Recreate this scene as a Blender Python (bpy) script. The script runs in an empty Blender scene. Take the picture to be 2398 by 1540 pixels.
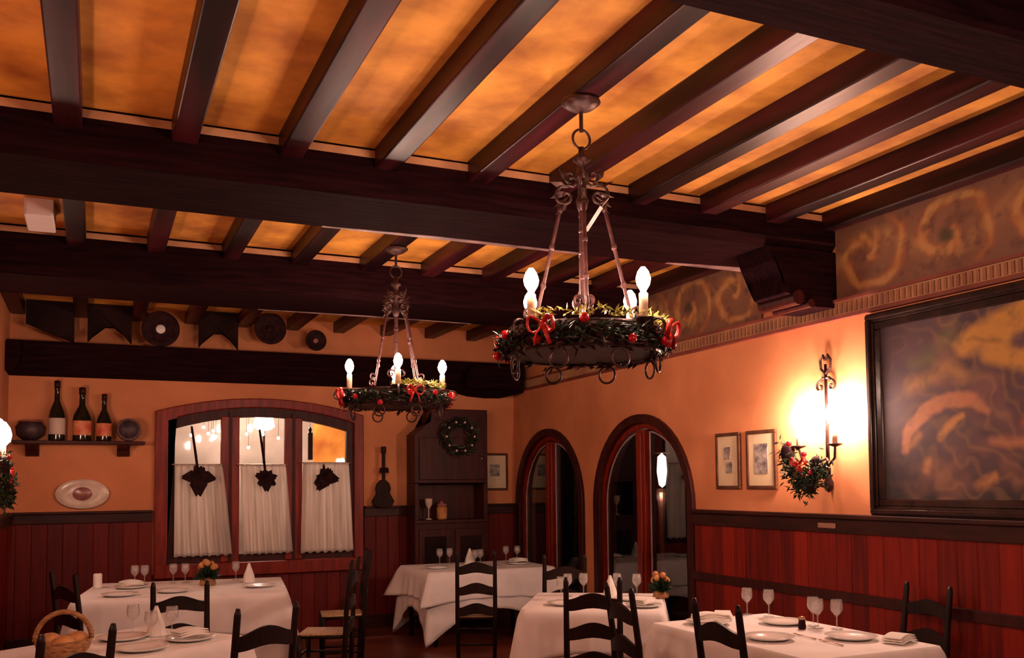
import bpy, bmesh, math, random
from mathutils import Vector, Matrix
random.seed(7)
PI = math.pi
C = bpy.context.scene.collection
S = bpy.context.scene

# ------------------------------------------------------------------ camera
FPX = 2160.0
yaw, pitch, roll = math.radians(24.376), math.radians(3.1), math.radians(-0.5443)
F = Vector((math.sin(yaw)*math.cos(pitch), math.cos(yaw)*math.cos(pitch), math.sin(pitch)))
R0 = Vector((math.cos(yaw), -math.sin(yaw), 0)); U0 = R0.cross(F)
cr, sr = math.cos(roll), math.sin(roll)
RR = R0*cr + U0*sr; UU = U0*cr - R0*sr
cd = bpy.data.cameras.new('camera'); cam = bpy.data.objects.new('camera', cd); C.objects.link(cam)
cam.matrix_world = Matrix(((RR.x, UU.x, -F.x, 0), (RR.y, UU.y, -F.y, 0), (RR.z, UU.z, -F.z, 1.6), (0, 0, 0, 1)))
cd.sensor_width = 36.0; cd.sensor_fit = 'HORIZONTAL'; cd.lens = 36.0*FPX/2398
cd.shift_x = 0.0; cd.shift_y = (1016.7-770)/2398
cd.clip_start = 0.05; cd.clip_end = 60
S.camera = cam
# ------------------------------------------------------------------ world, exposure
w = bpy.data.worlds.new('night'); S.world = w; w.use_nodes = True
w.node_tree.nodes['Background'].inputs[0].default_value = (.05, .02, .025, 1)
w.node_tree.nodes['Background'].inputs[1].default_value = .3
S.view_settings.view_transform = 'Standard'; S.view_settings.look = 'None'
S.view_settings.exposure = -0.72; S.view_settings.gamma = 1.0; S.view_settings.use_curve_mapping = False
S.cycles.max_bounces = 5; S.cycles.diffuse_bounces = 3; S.cycles.glossy_bounces = 2; S.cycles.transparent_max_bounces = 10
S.cycles.caustics_reflective = False; S.cycles.caustics_refractive = False
WARM = (1.0, .63, .48)          # candle bulb light
E_BULB, E_SCONCE, E_SIDE = 26.0, 75.0, 20.0   # radiant watts of one bulb

# ------------------------------------------------------------------ node materials
def srgb(r, g, b):
    f = lambda c: (c/255/12.92) if c/255 <= .04045 else ((c/255+.055)/1.055)**2.4
    return (f(r), f(g), f(b), 1)
def newmat(name):
    m = bpy.data.materials.new(name); m.use_nodes = True
    nt = m.node_tree; return m, nt, nt.nodes['Principled BSDF']
def noise_mat(name, c1, c2, scale=8, stretch=(1, 1, 1), rough=.6, bump=.1, detail=5, lo=.35, hi=.65, spec=.5, metal=0, wave=None):
    m, nt, b = newmat(name); N, L = nt.nodes, nt.links
    tc = N.new('ShaderNodeTexCoord'); mp = N.new('ShaderNodeMapping'); mp.inputs['Scale'].default_value = stretch
    L.new(tc.outputs['Object'], mp.inputs[0])
    n = N.new('ShaderNodeTexNoise'); n.inputs['Scale'].default_value = scale; n.inputs['Detail'].default_value = detail
    L.new(mp.outputs[0], n.inputs['Vector'])
    r = N.new('ShaderNodeValToRGB'); r.color_ramp.elements[0].position = lo; r.color_ramp.elements[1].position = hi
    r.color_ramp.elements[0].color = (*c1[:3], 1); r.color_ramp.elements[1].color = (*c2[:3], 1)
    L.new(n.outputs[0], r.inputs[0]); L.new(r.outputs[0], b.inputs['Base Color'])
    b.inputs['Roughness'].default_value = rough; b.inputs['Specular IOR Level'].default_value = spec; b.inputs['Metallic'].default_value = metal
    if bump:
        bp = N.new('ShaderNodeBump'); bp.inputs['Strength'].default_value = bump; bp.inputs['Distance'].default_value = .02
        L.new(n.outputs[0], bp.inputs['Height']); L.new(bp.outputs[0], b.inputs['Normal'])
    return m
def plank_mat(name, c1, c2, axis, width, rough=.35):
    """vertical boards: every board has a tone of its own, with grain and a joint line"""
    m, nt, b = newmat(name); N, L = nt.nodes, nt.links
    tc = N.new('ShaderNodeTexCoord'); sp = N.new('ShaderNodeSeparateXYZ'); L.new(tc.outputs['Object'], sp.inputs[0])
    d = N.new('ShaderNodeMath'); d.operation = 'DIVIDE'; L.new(sp.outputs[axis], d.inputs[0]); d.inputs[1].default_value = width
    fl = N.new('ShaderNodeMath'); fl.operation = 'FLOOR'; L.new(d.outputs[0], fl.inputs[0])
    fr = N.new('ShaderNodeMath'); fr.operation = 'FRACT'; L.new(d.outputs[0], fr.inputs[0])
    wn = N.new('ShaderNodeTexWhiteNoise'); wn.noise_dimensions = '1D'; L.new(fl.outputs[0], wn.inputs['W'])
    mp = N.new('ShaderNodeMapping'); mp.inputs['Scale'].default_value = (12, 12, .8); L.new(tc.outputs['Object'], mp.inputs[0])
    n = N.new('ShaderNodeTexNoise'); n.inputs['Scale'].default_value = 2.5; L.new(mp.outputs[0], n.inputs['Vector'])
    av = N.new('ShaderNodeMath'); av.operation = 'MULTIPLY_ADD'; L.new(n.outputs[0], av.inputs[0]); av.inputs[1].default_value = .7
    h = N.new('ShaderNodeMath'); h.operation = 'MULTIPLY'; L.new(wn.outputs[0], h.inputs[0]); h.inputs[1].default_value = .45; L.new(h.outputs[0], av.inputs[2])
    r = N.new('ShaderNodeValToRGB'); r.color_ramp.elements[0].position = .3; r.color_ramp.elements[1].position = .8
    r.color_ramp.elements[0].color = (*c1[:3], 1); r.color_ramp.elements[1].color = (*c2[:3], 1); L.new(av.outputs[0], r.inputs[0])
    L.new(r.outputs[0], b.inputs['Base Color'])
    g = N.new('ShaderNodeMath'); g.operation = 'PINGPONG'; L.new(fr.outputs[0], g.inputs[0]); g.inputs[1].default_value = .5
    gg = N.new('ShaderNodeMath'); gg.operation = 'SMOOTH_MIN'; L.new(g.outputs[0], gg.inputs[0]); gg.inputs[1].default_value = .06; gg.inputs[2].default_value = .02
    bp = N.new('ShaderNodeBump'); bp.inputs['Strength'].default_value = 1; bp.inputs['Distance'].default_value = .08
    L.new(gg.outputs[0], bp.inputs['Height']); L.new(bp.outputs[0], b.inputs['Normal'])
    b.inputs['Roughness'].default_value = rough; b.inputs['Specular IOR Level'].default_value = .25
    return m
def flat(name, c, rough=.5, metal=0, spec=.5):
    m, nt, b = newmat(name); b.inputs['Base Color'].default_value = (*c[:3], 1); b.inputs['Roughness'].default_value = rough
    b.inputs['Metallic'].default_value = metal; b.inputs['Specular IOR Level'].default_value = spec; return m
def emit(name, c, s):
    m, nt, b = newmat(name); b.inputs['Emission Color'].default_value = (*c[:3], 1); b.inputs['Emission Strength'].default_value = s
    b.inputs['Base Color'].default_value = (.8, .8, .8, 1); return m
def glass_mat(name, tint=(1, 1, 1, 1), refl=.12, rough=.03):
    m, nt, b = newmat(name); N, L = nt.nodes, nt.links; N.remove(b)
    t = N.new('ShaderNodeBsdfTransparent'); t.inputs[0].default_value = tint
    g = N.new('ShaderNodeBsdfGlossy'); g.inputs['Roughness'].default_value = rough
    fz = N.new('ShaderNodeLayerWeight'); fz.inputs[0].default_value = .5; pw = N.new('ShaderNodeMath'); pw.operation = 'POWER'; pw.inputs[1].default_value = 3; L.new(fz.outputs['Facing'], pw.inputs[0]); ma = N.new('ShaderNodeMath'); ma.operation = 'MULTIPLY_ADD'; ma.inputs[1].default_value = .7; ma.inputs[2].default_value = refl*.35; L.new(pw.outputs[0], ma.inputs[0])
    mx = N.new('ShaderNodeMixShader'); L.new(ma.outputs[0], mx.inputs[0]); L.new(t.outputs[0], mx.inputs[1]); L.new(g.outputs[0], mx.inputs[2])
    L.new(mx.outputs[0], N['Material Output'].inputs[0]); return m
def bulb_mat(power, area, c=WARM):
    return emit('lit_bulb_glass', c, power/(PI*area))
def vcol_mat(name, rough=.55):
    m, nt, b = newmat(name); a = nt.nodes.new('ShaderNodeVertexColor'); a.layer_name = 'paint'
    n = nt.nodes.new('ShaderNodeTexNoise'); n.inputs['Scale'].default_value = 60
    bp = nt.nodes.new('ShaderNodeBump'); bp.inputs['Strength'].default_value = .15; nt.links.new(n.outputs[0], bp.inputs['Height'])
    nt.links.new(bp.outputs[0], b.inputs['Normal']); nt.links.new(a.outputs[0], b.inputs['Base Color']); b.inputs['Roughness'].default_value = rough; return m

M = {}
M['wall'] = noise_mat('wall_plaster', (.60, .215, .085), (.78, .30, .125), 1.6, rough=.75, bump=.04)
M['ceil'] = noise_mat('ceiling_plaster', (.42, .13, .022), (.98, .44, .07), 3.4, rough=.75, bump=.12, lo=.28, hi=.66, detail=14)
M['beam'] = noise_mat('dark_beam_oak', (.008, .002, .003), (.018, .0045, .006), 3, (1, 12, 12), .9, .25, spec=.04)
M['joist'] = noise_mat('joist_oak', (.008, .002, .003), (.085, .012, .018), 1.3, (5, .5, 5), .38, .2, spec=.2, lo=.4, hi=.75)
M['dark'] = noise_mat('dark_surface', (.010, .004, .004), (.024, .010, .010), 3, (1, 10, 1), .8, .2, spec=.1)
M['mahog'] = noise_mat('mahogany', (.14, .008, .003), (.27, .020, .006), 3, (8, 8, .8), .4, .08, spec=.3)
M['mahog2'] = noise_mat('dark_mahogany', (.028, .005, .004), (.062, .010, .007), 3, (8, 8, .8), .45, .08, spec=.2)
M['rail'] = noise_mat('rail_wood', (.024, .007, .006), (.050, .012, .009), 3, (1, 1, 8), .45, .08, spec=.2)
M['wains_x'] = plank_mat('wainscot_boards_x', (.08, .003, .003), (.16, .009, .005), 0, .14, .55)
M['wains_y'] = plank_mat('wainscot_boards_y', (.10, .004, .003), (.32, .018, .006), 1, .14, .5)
M['iron'] = noise_mat('wrought_iron', (.04, .02, .018), (.10, .05, .045), 30, rough=.42, bump=.2, metal=.6)
M['ironp'] = noise_mat('rusty_rod', (.035, .011, .010), (.08, .026, .022), 30, rough=.45, bump=.2, metal=.3)
M['chair'] = noise_mat('ebonised_chair', (.008, .003, .003), (.020, .007, .006), 5, (3, 3, 1), .45, .1, spec=.2)
M['rush'] = noise_mat('rush_seat', (.42, .25, .12), (.68, .45, .24), 8, (1, 14, 1), .7, .4)
M['cloth'] = noise_mat('white_linen', (.88, .82, .80), (.96, .92, .90), 5, rough=.85, bump=.06)
M['linen'] = noise_mat('napkin_linen', (.82, .78, .72), (.92, .88, .82), 8, rough=.85, bump=.05)
M['curtain'] = noise_mat('cafe_curtain', (.74, .66, .60), (.92, .84, .78), 4, (6, 6, .3), .85, .1)
def translucent(m, k):
    nt = m.node_tree; N, L = nt.nodes, nt.links; b = N['Principled BSDF']; t = N.new('ShaderNodeBsdfTranslucent'); mx = N.new('ShaderNodeMixShader')
    L.new(b.inputs['Base Color'].links[0].from_socket, t.inputs[0]); mx.inputs[0].default_value = k
    L.new(b.outputs[0], mx.inputs[1]); L.new(t.outputs[0], mx.inputs[2]); L.new(mx.outputs[0], N['Material Output'].inputs[0])
translucent(M['curtain'], .5)
M['china'] = flat('white_china', (.86, .82, .78), .15)
M['glassw'] = glass_mat('wine_glass', (.97, .97, .97, 1), .22, .12)
nt = M['glassw'].node_tree; mx = nt.nodes['Mix Shader']; d = nt.nodes.new('ShaderNodeBsdfDiffuse'); d.inputs[0].default_value = (.9, .85, .82, 1)
m2 = nt.nodes.new('ShaderNodeMixShader'); m2.inputs[0].default_value = .16
nt.links.new(mx.outputs[0], m2.inputs[1]); nt.links.new(d.outputs[0], m2.inputs[2]); nt.links.new(m2.outputs[0], nt.nodes['Material Output'].inputs[0])
M['bead'] = noise_mat('pale_bead', (.30, .20, .19), (.50, .36, .34), 9, rough=.4)
M['edge_glint'] = noise_mat('painted_edge_highlight', (.16, .09, .10), (.42, .27, .26), 6, rough=.5)  # pale colour painting the lamplit highlight along the beam edges
M['pane'] = glass_mat('window_glass', (.96, .96, .96, 1), .10)
M['dpane'] = glass_mat('door_glass', (.55, .52, .55, 1), .25, .02)
M['leafd'] = noise_mat('dark_leaf', (.014, .004, .005), (.032, .010, .012), 20, rough=.7, spec=.12)
M['leafg'] = noise_mat('pine_green', (.004, .016, .008), (.018, .045, .014), 14, rough=.5)
M['leafy'] = noise_mat('gold_tinsel', (.30, .30, .05), (.55, .50, .12), 14, rough=.35)
M['red'] = noise_mat('red_ribbon', (.45, .012, .01), (.62, .03, .02), 8, rough=.4)
M['apple'] = flat('red_bauble', (.5, .01, .015), .2)
M['candle'] = flat('candle_sleeve', (.85, .60, .42), .4)
M['sbulb'] = emit('lit_shade_bulb', (1, .85, .70), 22)
M['bottle'] = flat('bottle_glass', (.015, .012, .008), .1)
M['label_c'] = flat('cream_label', (.62, .5, .42), .6)
M['label_r'] = noise_mat('red_gold_label', (.6, .06, .03), (.75, .35, .15), 12, rough=.5, bump=0)
M['barrel'] = noise_mat('barrel_wood', (.02, .012, .02), (.06, .03, .04), 4, (6, 6, 1), .5, .15)
M['mat'] = noise_mat('cream_mount', (.66, .5, .3), (.78, .62, .40), 6, rough=.7, bump=0)
M['ink'] = noise_mat('grey_print', (.10, .08, .09), (.45, .38, .34), 22, rough=.7, bump=0)
M['frame'] = noise_mat('small_frame_wood', (.07, .025, .014), (.13, .05, .025), 8, rough=.6, spec=.2)
M['bigframe'] = noise_mat('black_lacquer_frame', (.02, .010, .009), (.04, .018, .014), 8, rough=.18, bump=.02)
M['brass'] = flat('aged_brass', (.5, .3, .2), .4, .7)
M['floor'] = noise_mat('red_tile_floor', (.09, .02, .012), (.20, .045, .02), 2.5, rough=.4, bump=.05)
M['white'] = flat('white_plastic', (.88, .80, .80), .4)
M['wicker'] = noise_mat('wicker', (.22, .09, .03), (.5, .24, .09), 30, (1, 1, 3), .6, .6)
M['bread'] = noise_mat('bread_crust', (.42, .16, .045), (.70, .34, .12), 9, rough=.6, bump=.2)
M['mural'] = vcol_mat('painted_mural'); M['canvas'] = vcol_mat('painted_canvas', .75)
M['frieze'] = noise_mat('cornice_band', (.40, .20, .10), (.58, .32, .16), 4, rough=.7, bump=.05)
M['redline'] = noise_mat('cornice_line', (.16, .035, .022), (.26, .06, .035), 4, rough=.6, bump=.05)
M['dentil'] = noise_mat('dentil', (.26, .11, .06), (.38, .18, .09), 4, rough=.7)
M['stone'] = noise_mat('room_beyond_plaster', (.30, .26, .22), (.46, .41, .36), 2, rough=.8)
M['out'] = noise_mat('dark_terrace', (.02, .02, .025), (.05, .045, .05), 2, rough=.7)
M['platerim'] = noise_mat('glazed_plate', (.62, .46, .36), (.80, .66, .54), 8, rough=.2, bump=.02)
M['platec'] = noise_mat('plate_pattern', (.22, .07, .06), (.38, .16, .12), 20, rough=.25, bump=.02)
M['fur'] = noise_mat('instrument_wood', (.012, .005, .005), (.035, .012, .010), 8, rough=.6, spec=.15)

# ------------------------------------------------------------------ mesh builder
class MB:
    def __init__(s): s.bm = bmesh.new()
    def box(s, a, b, rot=None, org=None):
        vs = [Vector((x, y, z)) for x in (a[0], b[0]) for y in (a[1], b[1]) for z in (a[2], b[2])]
        if rot is not None: vs = [Matrix.Rotation(rot, 3, 'Z') @ (v-Vector(org or (0, 0, 0)))+Vector(org or (0, 0, 0)) for v in vs]
        v = [s.bm.verts.new(p) for p in vs]
        for f in ((0, 1, 3, 2), (4, 6, 7, 5), (0, 4, 5, 1), (2, 3, 7, 6), (0, 2, 6, 4), (1, 5, 7, 3)): s.bm.faces.new([v[i] for i in f])
        return s
    def prism(s, pts, axis, d0, d1):
        """pts 2-D outline; axis normal: 'x' -> (y,z), 'y' -> (x,z), 'z' -> (x,y)"""
        mk = {'x': lambda p, d: (d, p[0], p[1]), 'y': lambda p, d: (p[0], d, p[1]), 'z': lambda p, d: (p[0], p[1], d)}[axis]
        A = [s.bm.verts.new(mk(p, d0)) for p in pts]; B = [s.bm.verts.new(mk(p, d1)) for p in pts]
        n = len(pts); fs = [s.bm.faces.new(A), s.bm.faces.new(B[::-1])]
        for i in range(n): s.bm.faces.new((A[i], B[i], B[(i+1) % n], A[(i+1) % n]))
        bmesh.ops.triangulate(s.bm, faces=fs); return s
    def tube(s, pts, r, seg=8, closed=False, flatten=1.0):
        pts = [Vector(p) for p in pts]; n = len(pts)
        rs = r if isinstance(r, (list, tuple)) else [r]*n
        rings = []; prev = None
        for i, p in enumerate(pts):
            t = (pts[(i+1) % n]-pts[i-1]) if closed else (pts[min(i+1, n-1)]-pts[max(i-1, 0)])
            t.normalize()
            if prev is None:
                a = t.cross(Vector((0, 0, 1)));
                if a.length < .1: a = t.cross(Vector((1, 0, 0)))
            else: a = prev-t*prev.dot(t)
            a.normalize(); prev = a; b = t.cross(a)
            rings.append([s.bm.verts.new(p+(a*math.cos(2*PI*k/seg)+b*math.sin(2*PI*k/seg)*flatten)*rs[i]) for k in range(seg)])
        for i in range(n if closed else n-1):
            A, B = rings[i], rings[(i+1) % n]
            for k in range(seg): s.bm.faces.new((A[k], A[(k+1) % seg], B[(k+1) % seg], B[k]))
        if not closed: s.bm.faces.new(rings[0][::-1]); s.bm.faces.new(rings[-1])
        return s
    def lathe(s, prof, c=(0, 0, 0), seg=20, axis='z', sx=1, sy=1):
        rings = []
        for r, h in prof:
            ring = []
            for k in range(seg):
                a = 2*PI*k/seg; u, v = r*math.cos(a)*sx, r*math.sin(a)*sy
                p = {'z': (u, v, h), 'y': (u, h, v), 'x': (h, u, v)}[axis]
                ring.append(s.bm.verts.new((p[0]+c[0], p[1]+c[1], p[2]+c[2])))
            rings.append(ring)
        for A, B in zip(rings, rings[1:]):
            for k in range(seg): s.bm.faces.new((A[k], A[(k+1) % seg], B[(k+1) % seg], B[k]))
        if prof[0][0] > 1e-6: s.bm.faces.new(rings[0][::-1])
        if prof[-1][0] > 1e-6: s.bm.faces.new(rings[-1])
        bmesh.ops.remove_doubles(s.bm, verts=[v for r in rings for v in r], dist=1e-6)
        return s
    def ball(s, c, r, sc=(1, 1, 1), seg=10):
        m = Matrix.Translation(c) @ Matrix.Diagonal((r*sc[0], r*sc[1], r*sc[2], 1))
        bmesh.ops.create_uvsphere(s.bm, u_segments=seg, v_segments=max(5, seg//2+1), radius=1, matrix=m); return s
    def leaf(s, p, d, l, wd, up=None):
        """a pointed leaf with a folded midrib and a little thickness"""
        p = Vector(p); d = Vector(d).normalized(); u = (Vector(up) if up else Vector((random.uniform(-1, 1), random.uniform(-1, 1), random.uniform(-1, 1))))
        a = d.cross(u);
        if a.length < 1e-3: a = d.cross(Vector((0, 0, 1))+Vector((.1, 0, 0)))
        a.normalize(); n = d.cross(a)
        P = [p, p+d*l*.45+a*wd/2+n*wd*.15, p+d*l, p+d*l*.45-a*wd/2+n*wd*.15, p+d*l*.45-n*wd*.12]
        v = [s.bm.verts.new(x) for x in P]
        for f in ((0, 1, 4), (1, 2, 4), (2, 3, 4), (3, 0, 4), (0, 3, 1), (1, 3, 2)): s.bm.faces.new([v[i] for i in f])
        return s
    def build(s, name, m, parent=None, smooth=False, bevel=0, kind=None):
        bmesh.ops.recalc_face_normals(s.bm, faces=s.bm.faces)
        me = bpy.data.meshes.new(name); s.bm.to_mesh(me); s.bm.free()
        me.materials.append(M[m] if isinstance(m, str) else m)
        if smooth:
            for p in me.polygons: p.use_smooth = True
        o = bpy.data.objects.new(name, me); C.objects.link(o)
        if bevel:
            b = o.modifiers.new('bevel', 'BEVEL'); b.width = bevel; b.segments = 2; b.limit_method = 'ANGLE'
        if parent is not None: o.parent = parent
        if kind: o['kind'] = kind
        return o
def thing(name, label, cat, loc=(0, 0, 0), rz=0, group=None):
    o = bpy.data.objects.new(name, None); C.objects.link(o); o.location = loc; o.rotation_euler = (0, 0, rz)
    o.empty_display_size = .05
    return tag(o, label, cat, group)
def tag(o, label, cat, group=None):
    o['label'] = label; o['category'] = cat
    if group: o['group'] = group
    return o
def copy_tree(o, parent=None):
    c = o.copy(); C.objects.link(c)
    if parent is not None: c.parent = parent
    for ch in list(o.children): copy_tree(ch, c)
    return c
def at(o, loc, rz=0): o.location = loc; o.rotation_euler = (0, 0, rz); return o
def lamp(name, loc, power, rad, col=WARM, parent=None):
    l = bpy.data.lights.new(name, 'POINT'); l.energy = power; l.color = col; l.shadow_soft_size = rad
    o = bpy.data.objects.new(name, l); C.objects.link(o); o.location = loc
    if parent: o.parent = parent
    return o

# ------------------------------------------------------------------ room shell
XL, XR, YN, YB, ZC, ZJ = -.78, 4.69, -2.5, 10.3, 3.455, 3.335
MB().box((XL-.2, YN-.2, -.15), (XR+.2, YB+.2, 0)).build('floor', 'floor', kind='structure')
MB().box((XL, 2.2, ZC), (XR, YB, ZC+.12)).build('ceiling', 'ceil', kind='structure')
MB().box((XL, YN, ZC), (XR, 2.2, ZC+.12)).build('ceiling', 'dark', kind='structure')  # near bay coloured dark so its unlit ceiling stays black
# back wall with the arched window opening
WX0, WX1, WZ0 = .66, 2.70, .80
def arcz(x): # underside of the window arch
    t = (x-(WX0+WX1)/2)/((WX1-WX0)/2); return 2.30+.17*(1-t*t)
N = 18
arc = [(WX0+(WX1-WX0)*i/N, arcz(WX0+(WX1-WX0)*i/N)) for i in range(N+1)]
b = MB().box((XL, YB, 0), (WX0, YB+.2, ZC)).box((WX1, YB, 0), (XR, YB+.2, ZC)).box((WX0, YB, 0), (WX1, YB+.2, WZ0))
for (xa, za), (xb, zb) in zip(arc, arc[1:]): b.prism([(xa, za), (xb, zb), (xb, ZC), (xa, ZC)], 'y', YB, YB+.2)
b.build('wall_back', 'wall', kind='structure')
MB().box((XL-.2, YN, 0), (XL, YB+.2, ZC)).build('wall_left', 'wall', kind='structure')
MB().box((XL, YN-.2, 0), (XR, YN, ZC)).build('wall_front', 'wall', kind='structure')
# right wall with two arched doorways down to the floor
DOORS = [(8.515, 10.20), (6.555, 8.285)]
SPR = 1.385
def door_arch(y0, y1, inset=0, n=22, zb=0):
    c, r = (y0+y1)/2, (y1-y0)/2-inset
    return [(c+r, zb)]+[(c+r*math.cos(PI*i/n), SPR+(r)*math.sin(PI*i/n)) for i in range(n+1)]+[(c-r, zb)]
b = MB(); ylast = YN
for y0, y1 in sorted(DOORS):
    pa = door_arch(y0, y1, .03)[1:-1][::-1]
    b.box((XR, ylast, 0), (XR+.22, pa[0][0], ZC)); ylast = pa[-1][0]
    for (ya, za), (yb, zb) in zip(pa, pa[1:]): b.prism([(ya, za), (yb, zb), (yb, ZC), (ya, ZC)], 'x', XR, XR+.22)
b.box((XR, ylast, 0), (XR+.22, YB+.2, ZC)).build('wall_right', 'wall', kind='structure')

# wainscot: boards, cap rail and baseboard
def wains(x0, x1, y0, y1, side):
    m = 'wains_x' if side == 'back' else 'wains_y'
    return MB().box((x0, y0, .14), (x1, y1, 1.25)).build('trim', m, kind='structure')
rt = 1.37
k = 0
for x0, x1 in ((XL, .555), (2.80, XR)):
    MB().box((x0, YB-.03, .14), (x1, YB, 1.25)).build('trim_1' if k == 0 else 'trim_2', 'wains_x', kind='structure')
    MB().box((x0, YB-.05, 1.25), (x1, YB, 1.345)).box((x0, YB-.075, 1.345), (x1, YB, rt)).build('trim_3' if k == 0 else 'trim_4', 'rail', bevel=.006, kind='structure')
    MB().box((x0, YB-.045, 0), (x1, YB, .14)).build('baseboard_back', 'rail', bevel=.006, kind='structure'); k += 1
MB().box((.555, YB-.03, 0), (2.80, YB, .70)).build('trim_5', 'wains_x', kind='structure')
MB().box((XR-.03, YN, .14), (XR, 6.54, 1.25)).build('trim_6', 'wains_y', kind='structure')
MB().box((XR-.055, YN, 1.245), (XR, 6.54, 1.345)).box((XR-.085, YN, 1.345), (XR, 6.54, rt+.005)).build('trim_7', 'rail', bevel=.006, kind='structure')
MB().box((XR-.04, YN, 0), (XR, 6.54, .14)).build('baseboard_right', 'rail', bevel=.006, kind='structure')
MB().box((XL, YN, .14), (XL+.03, YB, 1.25)).build('trim_8', 'wains_y', kind='structure')
MB().box((XL, YN, 1.25), (XL+.05, YB, 1.345)).box((XL, YN, 1.345), (XL+.075, YB, rt)).build('trim_9', 'rail', kind='structure')
# band of panel rails across the right wainscot
b = MB()
for z in (.78,):
    b.box((XR-.05, YN, z), (XR-.03, 6.54, z+.07))
b.build('trim_10', 'mahog2', bevel=.004, kind='structure')

# big cross beams and corbels ---------------------------------------------------
BEAMS = [(2.20, 2.52, 3.20, 3.40), (4.84, 5.62, 3.19, 3.395), (7.22, 8.06, 3.11, 3.395), (9.97, 10.3, 2.72, 3.035)]
for i, (y0, y1, z0, z1) in enumerate(BEAMS):
    c = .06 if i in (1, 2) else .02
    pts = [(y0, z1), (y0, z0+c), (y0+c*.9, z0), (y1-c, z0), (y1, z0+c), (y1, z1)]
    MB().prism(pts, 'x', XL, XR).build('ceiling_beam', 'beam', kind='structure')
    if i in (1, 2):   # corbel under the beam at the right wall, ending in a carved scroll
        zc = z0
        cp = [(XR, zc), (4.10, zc), (4.14, zc-.10), (4.22, zc-.20), (4.25, zc-.31), (4.33, zc-.345), (4.42, zc-.36), (4.50, zc-.395), (XR, zc-.39)]
        MB().prism(cp, 'y', y0+.01, y0+.36).build('corbel', 'beam', bevel=.02, kind='structure')
        MB().tube([(4.34, y0+.0, zc-.34), (4.34, y0+.37, zc-.34)], .05, 14).tube([(4.45, y0, zc-.372), (4.45, y0+.37, zc-.372)], .03, 12).build('corbel', 'mahog2', smooth=False, kind='structure')
# rounded corbel ends of the last beam
MB().prism([(XR, 2.72), (3.92, 2.72), (3.94, 2.69), (4.08, 2.66), (4.30, 2.645), (4.5, 2.65), (XR, 2.70)], 'y', 9.99, 10.3).build('corbel', 'beam', kind='structure')
MB().prism([(3.88, 2.74), (3.93, 2.71), (4.6, 2.71), (4.6, 2.98), (4.02, 2.98), (3.92, 2.93), (3.88, 2.84)], 'y', 9.80, 9.97).build('corbel', 'beam', kind='structure')
MB().prism([(XL, 2.72), (-.71, 2.72), (-.66, 2.80), (-.64, 2.9), (-.66, 3.0), (XL, 3.0)], 'y', 9.80, 9.97).build('corbel', 'beam', kind='structure')
MB().prism([(1.25, 5.54), (2.0, 5.50), (3.05, 5.525), (3.05, 5.56), (1.25, 5.56)], 'z', 3.186, 3.1905).prism([(3.75, 5.53), (4.45, 5.44), (4.62, 5.50), (4.62, 5.56), (3.75, 5.56)], 'z', 3.186, 3.1905).build('edge_highlight_strip_22', 'edge_glint', kind='structure')  # flat pale strips stand in for chandelier light on the soffit edge
MB().prism([(1.25, 8.0-.02), (2.2, 7.94), (3.2, 7.975), (3.2, 7.99), (1.25, 7.99)], 'z', 3.106, 3.1105).build('edge_highlight_strip_23', 'edge_glint', kind='structure')  # same painted highlight on the next beam
# plaster infill strips above the beams
for y0, y1 in ((2.48, 2.52), (4.84, 5.62), (7.22, 8.06)):
    MB().box((XL, y0+.0, 3.395), (XR, y1-.03, 3.437)).build('trim_11', 'frieze', kind='structure')
    MB().box((XL, y0+.02, 3.437), (XR, y1-.05, ZC)).build('trim_12', 'beam', kind='structure')
# joists in each bay
JX = [-.77, -.20, .33, .86, 1.38, 1.93, 2.45, 3.00, 3.54, 4.07, 4.56]
for (y0, y1) in ((2.52, 4.84), (5.62, 7.22), (8.06, 10.3)):
    for j, x in enumerate(JX):
        wd = .125
        MB().box((x, y0, ZJ), (x+wd, y1, ZC)).build('ceiling_joist', 'joist', bevel=.008, kind='structure')
# frieze rails and painted mural on the right wall
def yrail(z0, z1, d, m, y0, y1, nm='trim_13'): return MB().box((XR-d, y0, z0), (XR, y1, z1)).build(nm, m, kind='structure')
for y0, y1 in ((YN, 4.84), (5.62, 7.22), (8.06, 9.97)):
    yrail(3.345, 3.375, .035, 'frieze', y0, y1, 'trim_13')
yrail(2.832, 2.852, .04, 'redline', YN, 9.97, 'trim_14')
yrail(2.742, 2.832, .022, 'frieze', YN, 9.97, 'trim_15')
yrail(2.715, 2.742, .04, 'redline', YN, 9.97, 'trim_16')
b = MB(); y = 1.0     # the small upright mouldings of the band
while y < 6.9:
    b.box((XR-.030, y, 2.752), (XR-.022, y+.022, 2.822)); y += .045
b.build('trim_17', 'dentil', kind='structure')

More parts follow.
